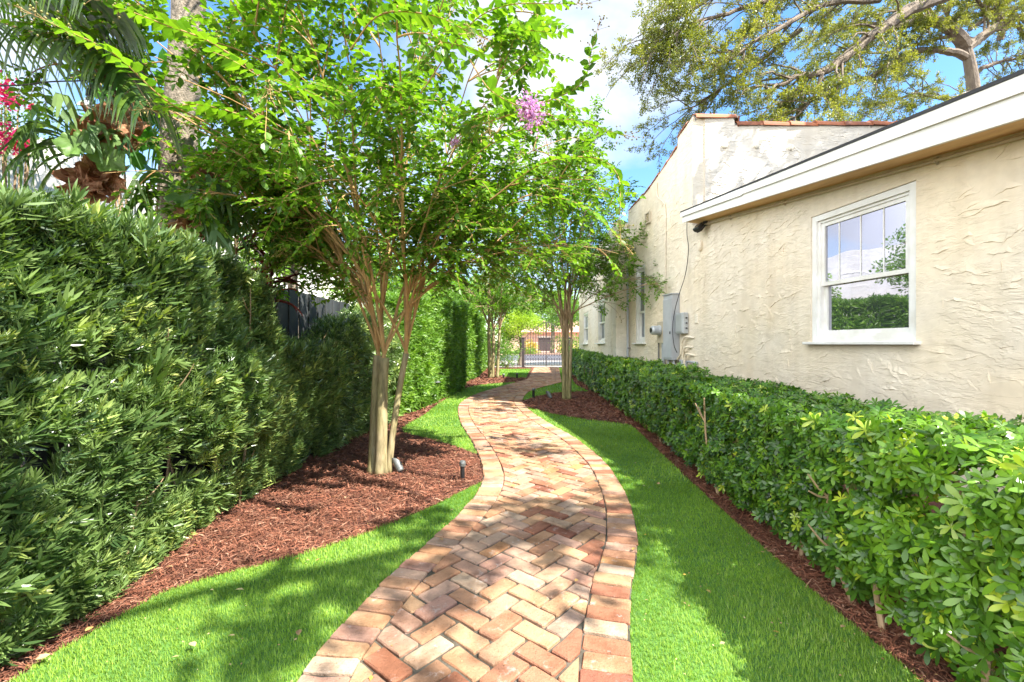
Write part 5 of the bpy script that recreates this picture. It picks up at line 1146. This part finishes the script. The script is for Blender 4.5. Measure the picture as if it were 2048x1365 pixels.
limbs = [[gb_, gb_ + V3(.0, 0, 3), gb_ + V3(.0, 0, 6.0), Q(1948, 190, 12), Q(1940, 130, 12), Q(1930, 90, 12.0)],
         ([Q(1930, 92, 12.0), Q(1895, 60, 11.8), Q(1840, 48, 11.6), Q(1780, 60, 11.4), Q(1700, 50, 11)], .17, .06),
         ([Q(1942, 115, 12.0), Q(1880, 100, 11.8), Q(1820, 108, 11.5), Q(1750, 150, 11.2), Q(1650, 190, 10.8), Q(1560, 215, 10.6)], .10, .02),
         ([Q(2060, -110, 11.0), Q(1900, -15, 10.6), Q(1800, 30, 10.2), Q(1730, 75, 9.9), Q(1660, 130, 9.6), Q(1625, 148, 9.5), Q(1590, 145, 9.4), Q(1520, 180, 9.3)], .16, .035),
         ([Q(1642, 145, 9.5), Q(1625, 185, 9.4), Q(1585, 235, 9.3)], .05, .012),
         ([Q(1760, 0, 9.6), Q(1650, 20, 9.3), Q(1580, 60, 9.0), Q(1500, 105, 8.8), Q(1440, 150, 8.7)], .07, .02),
         ([Q(1700, -60, 9.6), Q(1560, -10, 9.2), Q(1460, 20, 8.8), Q(1370, 60, 8.6), Q(1345, 110, 8.5)], .06, .015),
         ([Q(1600, 60, 9.5), Q(1500, 140, 9.6), Q(1420, 190, 9.8), Q(1370, 225, 9.9)], .05, .012),
         ([Q(1930, 100, 12.0), Q(1990, 60, 12.3), Q(2060, 30, 12.6), Q(2150, -30, 13)], .14, .04),
         ([Q(1948, 180, 12.0), Q(1900, 195, 11.8), Q(1830, 180, 11.6), Q(1760, 210, 11.5)], .06, .015),
         ([Q(1860, -60, 10.4), Q(1750, -30, 9.8), Q(1640, -30, 9.3), Q(1540, -60, 9.0)], .08, .02),
         ([Q(2000, 80, 12.4), Q(1990, 30, 12.3), Q(1940, -10, 12.2), Q(1880, -60, 12)], .08, .02),
         ([Q(1960, 140, 12.2), Q(2010, 120, 12.3), Q(2080, 110, 12.4)], .06, .015),
         ([Q(1900, 70, 11.9), Q(1830, 90, 11.6), Q(1760, 110, 11.0), Q(1680, 100, 10.6)], .05, .012),
         ([Q(1940, 60, 12.2), Q(2000, 20, 12.4), Q(2060, -30, 12.8)], .05, .012),
         ([Q(1480, -40, 8.8), Q(1420, 0, 8.6), Q(1370, 30, 8.4), Q(1335, 60, 8.3)], .05, .012),
         ]
no1 = oak('big spreading oak with arching grey limbs above the roof at the right', gb_, limbs, g, 26, 85, .038, .85)
# second oak outside the right edge: it gives the house side its dappled shade
ob = V3(7.2, 0.2, 0); limbs = [[ob, ob + V3(0, 0, 2.5), ob + V3(-.2, .2, 5.0), ob + V3(-.3, .3, 6.0)]]
for e_ in ((3.9, -1.1, 7.2), (2.7, -2.0, 8.0)):
    t0 = limbs[0][-1]; e_ = V3(*e_); limbs.append(([t0, t0 + (e_ - t0) * .3 + V3(0, 0, .6), t0 + (e_ - t0) * .65 + V3(0, 0, .5), e_], .10, .02))
for i in range(6):
    a = 2 * math.pi * i / 6 + .2; d = V3(math.cos(a), math.sin(a) , 0); t0 = limbs[0][-1] - V3(0, 0, .3 * (i % 3)); limbs.append(([t0, t0 + d * .8 + V3(0, 0, .5), t0 + d * 1.7 + V3(0, 0, .9 + .2 * (i % 2)), t0 + d * 2.6 + V3(0, 0, .7)], .09, .02))
def keep_out(p): return ~((p[:, 1] > .4) & (np.abs(p[:, 0]) < p[:, 1] * 1.14 + .1) & (p[:, 2] < 1.3 + p[:, 1] * .78))
no2 = oak('oak standing just outside the right edge of the picture behind the low roof', ob, limbs, g, 9, 9, .13, .8, T=LEAF_Q, keep=keep_out)
ob = V3(10.5, 4.6, 0); limbs = [[ob, ob + V3(0, 0, 2.5), ob + V3(-.2, .1, 5.0), ob + V3(-.4, .2, 6.6)]]
for e_ in ((6.8, 6.0, 8.3), (7.6, 6.2, 8.0), (8.8, 6.0, 8.6), (7.2, 5.4, 7.6), (6.1, 5.5, 7.9), (9.6, 6.2, 8.4), (5.6, 5.2, 8.4)):
    t0 = limbs[0][-1]; e_ = V3(*e_); limbs.append(([t0, t0 + (e_ - t0) * .3 + V3(0, 0, .6), t0 + (e_ - t0) * .65 + V3(0, 0, .5), e_], .10, .02))
no3 = oak('oak outside the right edge whose leaves dapple the parapet wall', ob, limbs, g, 9, 26, .11, .7, T=LEAF_Q, keep=keep_out)
print('OAK', no1, no2, no3)

# ---------------------------------------------------------------- iron gate, street side
gt = thing('iron_gate', 'arched double iron gate with scroll band closing the far end of the path', 'gate', (1.85, 24.9, 0))
YG = 24.9; xL, xR, xc = .62, 3.20, 1.90
def archz(x): t_ = abs(x - xc) / ((xR - xL) / 2); return 1.50 + 1.0 * (1 - t_ ** 1.5)
for (a, b) in ((xL + .12, xc - .01), (xc + .01, xR - .12)):
    m_ = MB()
    for x in (a + .015, b - .015): m_.box((x, YG, (archz(x) + .05) / 2), (.035, .035, archz(x) - .05))
    for z in (.10, .40, .72, 1.44): m_.box(((a + b) / 2, YG, z), (b - a - .06, .028, .032))
    m_.tube([V3(x, YG, archz(x)) for x in np.linspace(a, b, 12)], .016, 6)
    leaf_ = m_.build('leaf_frame', M['iron'], gt)
    m_ = MB(); n_ = 8
    for i in range(1, n_):
        x = a + (b - a) * i / n_; m_.tube([V3(x, YG, .1), V3(x, YG, archz(x) + .06)], .014, 5); m_.lathe([(.0, 0), (.018, .02), (.0, .10)], (x, YG, archz(x) + .05), 6)
    m_.build('bar', M['iron'], leaf_)
    m_ = MB()
    for i in range(n_):
        x = a + (b - a) * (i + .5) / n_; w_ = (b - a) / n_ * .5
        for sg in (-1, 1):
            th = np.linspace(0, 2 * math.pi * 1.2, 16); rr = .055 * (1 - th / 12); m_.tube(np.array([V3(x + sg * w_ * .05 + rr_ * math.cos(t_), YG, .56 + sg * .075 + rr_ * math.sin(t_) * sg) for t_, rr_ in zip(th, rr)]), .007, 4)
            m_.tube([V3(x - w_, YG, .42), V3(x, YG, .56), V3(x + w_, YG, .70)] if sg > 0 else [V3(x - w_, YG, .70), V3(x, YG, .56), V3(x + w_, YG, .42)], .007, 4)
    for i in range(1, n_):
        x = a + (b - a) * i / n_
        if archz(x) > 1.75: th = np.linspace(0, 2 * math.pi, 10); m_.tube(np.array([V3(x + .05 * math.cos(t_), YG, 1.62 + .05 * math.sin(t_)) for t_ in th]), .006, 4)
    m_.build('scroll', M['iron'], leaf_)
for x in (xL, xR):
    m_ = MB(); m_.box((x, YG, .80), (.17, .17, 1.64), bev=.01); m_.box((x, YG, 1.63), (.21, .21, .05), bev=.01); m_.build('post', M['iron'], gt)
sf = thing('iron_fence', 'short low iron fence panel left of the gate post', 'fence', (0.2, 24.9, 0)); m_ = MB()
for z in (.1, .75): m_.box((-.45, 24.9, z), (1.9, .025, .03))
m_.build('rail', M['iron'], sf); m_ = MB()
for i in range(14): m_.tube([V3(-1.38 + i * .14, 24.9, .02), V3(-1.38 + i * .14, 24.9, .85)], .010, 5)
m_.build('bar', M['iron'], sf)
# street side
fh = thing('far_house', 'pink house with faded tile roof across the street seen through the gate', 'house', (6, 82, 0))
m_ = MB(); m_.box((7, 84, 1.7), (17, 8, 3.4)); m_.build('wall', M['pinkwall'], fh)
m_ = MB(); m_.hexa([(-2.2, 79.2, 3.35), (16.2, 79.2, 3.35), (16.2, 89, 3.35), (-2.2, 89, 3.35), (1.5, 84, 5.6), (12, 84, 5.6), (12, 84.2, 5.6), (1.5, 84.2, 5.6)]); m_.build('roof', M['rooftile'], fh)
m_ = MB(); m_.box((5.8, 79.92, 1.2), (2.1, .1, 2.4), bev=.02); d_ = m_.build('door', M['iron'], fh)
m_ = MB(); m_.box((5.8, 79.93, 2.5), (2.6, .12, .2)); m_.build('lintel', M['white'], fh)
g = np.random.default_rng(101)
def bush(label, c, size, n, mat, sz, group=None, name='shrub', cat='shrub'): return clump(name, label, cat, c, size, n, LEAF_LO, sz, mat, g, 5, 0, group=group)
bush('yellow flowering shrub left of the dark door across the street', V3(2.35, 57, .8), (1.0, 1.0, .9), 900, M['yellowleaf'], .22)
bush('low dark green hedge bush at the far kerb', V3(1.6, 54.5, .35), (1.8, .7, .5), 900, M['bushy'], .18)
bush('green shrub right of the dark door across the street', V3(7.0, 60, 1.1), (1.6, 1.2, 1.5), 1100, M['bushy'], .25)
bush('yellow green shrub at the right far kerb', V3(7.5, 55, .5), (1.8, .7, .6), 700, M['yellowleaf'], .2)
bush('dense green bush behind the hedge end right of the gate', V3(3.55, 23.6, .95), (.55, .8, .95), 1500, M['bushy'], .10)
bush('rounded green shrub beside the gate post', V3(-.30, 23.9, .75), (.75, .5, .8), 1800, M['bushy'], .08)
bush('loose pale green bush standing behind the low iron fence', V3(-.9, 26.5, 1.3), (1.4, .9, 1.4), 2600, M['bushy'], .14)
M['yellowish'] = leafmat('yellow_green_leaf', [(0.20, 0.32, 0.03), (0.30, 0.42, 0.04), (0.42, 0.48, 0.05)], 0.45, 0.4, sc=.7)
def bgtree(label, base, h, r, n, mat, sz, name='shade_tree'):
    base = V3(*base); root = thing(name, label, 'tree', tuple(base), 'trees beyond the garden'); m_ = MB(); top = base + V3(0, 0, h * .55); m_.tube(catmull([base, base + V3(.1, 0, h * .25), top], 6), np.linspace(.05 * h ** .8, .025 * h ** .8, 13), 10); m_.build('trunk', M['oakbark'], root)
    m_ = MB(); cs = []
    for i in range(16):
        a = i * 2.4; k = math.sqrt((i + .5) / 16); c = base + V3(math.cos(a) * r * k * .75, math.sin(a) * r * k * .75, h * (.82 - .30 * k * k) + g.normal(0, .05 * h)); cs.append(c); m_.tube(bez(top - V3(0, 0, h * .1), top + V3(0, 0, .05 * h), (top + c) / 2 + V3(0, 0, .05 * h), c, 8), np.linspace(.012 * h, .004 * h, 8), 6)
    m_.build('branch', M['oakbark'], root); cs = np.array(cs); w_ = g.integers(0, 16, n); k = rand_dirs(n, g) * (g.random(n) ** .45)[:, None] * r * .36 * np.array([[1.1, 1.1, .75]]); p = cs[w_] + k
    d = k + g.normal(0, .3 * r * .3, (n, 3)); m_ = MB(); m_.inst(LEAF_LO, p, frames(d, np.array([[0, -.2, 1.0]]) + g.normal(0, .5, (n, 3))), sz * g.uniform(.6, 1.3, n), np.clip(.15 * (w_ % 4) + g.random(n) * .5, 0, 1)); m_.build('crown', mat, root)
bgtree('bright green street tree behind the gate left of centre', (-1.5, 30, 0), 6.2, 3.0, 9000, M['bushy'], .17)
bgtree('low bright green tree just outside the gate', (.45, 26.6, 0), 3.9, 1.6, 9000, M['yellowish'], .10)
bgtree('small green tree just outside the gate at the right', (3.3, 27.5, 0), 4.6, 1.6, 7000, M['bushy'], .10)
bgtree('tree across the street behind the gate arch', (5.5, 62, 0), 10, 5.5, 6000, M['bushy'], .38)
bgtree('broad tree across the street left of the gate', (-8, 60, 0), 11, 7, 8000, M['bushy'], .40)
bgtree('garden tree behind the hedge and fence on the left', (-4.6, 21.5, 0), 6.0, 2.6, 9000, M['myrtle'], .13)
bgtree('second garden tree beyond the fence nearer the white house end', (-3.9, 13.0, 0), 4.8, 1.5, 6500, M['bushy'], .11)
bgtree('leafy tree in front of the white neighbour wall just beyond the fence', (-4.5, 9.2, 0), 5.0, 1.3, 5000, M['bushy'], .09)
bgtree('tree rising behind the rear wing of the house', (8.5, 27, 0), 8.6, 4.0, 9000, M['bushy'], .2)
bgtree('wide tree across the street at the right', (18, 64, 0), 11, 7, 5000, M['bushy'], .42)
bgtree('wide dark tree at the end of the street on the far left', (-24, 62, 0), 12, 8, 6000, M['bushy'], .45)

# ---------------------------------------------------------------- garden lights
def bollard(label, p, h=.24, r=.022):
    root = thing('bollard_light', label, 'path light', (p[0], p[1], 0), 'bollard lights by the path'); m_ = MB(); m_.lathe([(.0, 0), (r * 1.1, 0), (r * 1.1, .01), (r, .012), (r, h - .05), (0, h - .05)], (p[0], p[1], 0), 14); m_.build('post', M['black'], root)
    m_ = MB(); m_.lathe([(0, h - .05), (r * 1.35, h - .05), (r * 1.5, h - .02), (r * 1.25, h - .004), (r * .9, h), (0, h)], (p[0], p[1], 0), 14); m_.build('cap', M['bronze'], root)
def spot(label, p, k=1.0, yaw=.6):
    root = thing('spotlight', label, 'spotlight', (p[0], p[1], 0), 'spotlights in the mulch'); d = unit(V3(-.45, .25, .85)); x = unit(np.cross(d, V3(0, 1, 0))); R = np.stack([x, np.cross(d, x), d], 1); n = 18; V = []
    for (r_, z) in ((.030, .02), (.036, .03), (.040, .10)): V += [(r_ * math.cos(2 * math.pi * i / n), r_ * math.sin(2 * math.pi * i / n), z) for i in range(n)]
    V += [(.040 * math.cos(2 * math.pi * i / n), .040 * math.sin(2 * math.pi * i / n), .135 + .045 * math.sin(2 * math.pi * i / n + yaw)) for i in range(n)]
    V += [(.034 * math.cos(2 * math.pi * i / n), .034 * math.sin(2 * math.pi * i / n), .132 + .045 * math.sin(2 * math.pi * i / n + yaw)) for i in range(n)] + [(.034 * math.cos(2 * math.pi * i / n), .034 * math.sin(2 * math.pi * i / n), .09) for i in range(n)]
    V = (np.array(V) * k) @ R.T + V3(p[0], p[1], .01); Fc = [(a * n + i, a * n + (i + 1) % n, (a + 1) * n + (i + 1) % n, (a + 1) * n + i) for a in range(5) for i in range(n)] + [tuple(range(n - 1, -1, -1))]
    m_ = MB(); m_.add(V, Fc, .5); m_.build('housing', M['bronze'], root); m_ = MB(); m_.lathe([(0, .088 * k), (.033 * k, .088 * k), (.033 * k, .094 * k), (0, .095 * k)], (p[0], p[1], .01), 16, R); m_.build('lens', M['glass_dim'], root)
    m_ = MB(); m_.tube([V3(p[0], p[1], -.02), V3(p[0], p[1], .03)], .012, 8); m_.build('stake', M['black'], root)
bollard('black bollard light at the path edge in the mulch right of the nearest crape myrtle', G(925, 962), .19, .021)
bollard('black bollard light where the far path meets the right mulch bed', G(1067, 797), .24, .03)
bollard('small bollard light in the far left mulch bed beside the path', G(1034, 758), .22, .035)
bollard('tiny bollard light in the far left bed by the farthest trunk', G(1007, 757.5), .18, .035)
spot('grey angled spotlight in the mulch right of the nearest trunk', G(803, 948), .95)
spot('dark spotlight in the mulch left of the middle crape myrtle', G(1103, 799), 1.2)
p = G(873, 805); ht = thing('path_light', 'slim path light with cone hat in front of the clipped hedge', 'path light', (p[0], p[1], 0))
m_ = MB(); m_.tube([V3(p[0], p[1], 0), V3(p[0], p[1], .46)], .009, 8); m_.build('stem', M['black'], ht)
m_ = MB(); m_.lathe([(.0, .44), (.085, .44), (.09, .446), (.03, .49), (.012, .51), (0, .515)], (p[0], p[1], 0), 18); m_.build('hat', M['bronze'], ht)

# ---------------------------------------------------------------- string light over the hedge
sl = thing('string_light', 'string light cable with one clear bulb crossing the top left corner', 'string light', tuple(P(180, 160, 3.0)))
m_ = MB(); pts = catmull([P(-420, 120, 3.0), P(-200, 160, 3.0), P(0, 172, 3.0), P(100, 164, 3.0), P(200, 158, 3.05), P(300, 132, 3.6), P(322, 118, 4.3)], 8); m_.tube(pts, .0045, 6); m_.build('cable', M['cable'], sl)
c = P(180, 160, 3.0); m_ = MB(); m_.tube([c, c - V3(0, 0, .07)], .006, 6); m_.lathe([(0, 0), (.02, 0), (.023, -.02), (.023, -.045), (0, -.045)], c - V3(0, 0, .065), 12); m_.build('socket', M['cable'], sl)
m_ = MB(); m_.lathe([(.012, 0), (.024, -.02), (.031, -.045), (.026, -.068), (.008, -.082), (0, -.083)], c - V3(0, 0, .108), 14); m_.build('bulb', M['bulb'], sl)
m_ = MB(); a_, b_ = P(196, 158, 3.05), P(252, 148, 3.4); m_.tube([a_, (a_ + b_) / 2 + V3(0, 0, .02), b_], [.016, .02, .014], 6); m_.tube([P(222, 165, 3.1), P(232, 190, 3.1)], [.02, .006], 6); m_.build('anchor', M['oakbark'], sl)

# ---------------------------------------------------------------- fallen leaves
g = np.random.default_rng(123)
spots = [(640, 1135, 'lawn'), (598, 1283, 'lawn'), (470, 1295, 'lawn'), (100, 1335, 'lawn'), (170, 1287, 'lawn'), (470, 1200, 'lawn'), (380, 1310, 'lawn'), (690, 1007, 'mulch'), (662, 1005, 'mulch'), (812, 880, 'mulch'), (793, 888, 'mulch'), (912, 913, 'mulch'), (560, 1030, 'mulch'), (330, 1150, 'mulch'), (1030, 982, 'path'), (970, 1015, 'path'), (1092, 1003, 'path'), (880, 1090, 'path'), (1412, 1200, 'right lawn'), (1560, 1290, 'right lawn'), (1690, 1275, 'right lawn'), (1270, 1110, 'path'), (1270, 935, 'right lawn'), (1320, 980, 'right lawn'), (1200, 900, 'path'), (1150, 1180, 'path')]
src = None
for px, py, wh in spots:
    p = G(px, py); me_l = MB(); rz_ = g.uniform(0, 6.28); R = frames(np.array([[math.cos(rz_), math.sin(rz_), .05]]), np.array([[g.normal(0, .2), g.normal(0, .2), 1.0]])); me_l.inst(LEAF_OV, np.zeros((1, 3)), R, np.array([g.uniform(.026, .045)]), r=[g.random()])
    o = me_l.build('fallen_leaf', M['dryleaf']); o.location = (p[0], p[1], .052 if 'lawn' in wh else .045)
    tag(o, {'lawn': 'small dry leaf fallen on the left lawn', 'mulch': 'small yellow leaf fallen on the red mulch', 'path': 'small dry leaf fallen on the brick path', 'right lawn': 'small dry leaf fallen on the right lawn'}[wh], 'leaf', 'fallen leaves on the ' + wh)
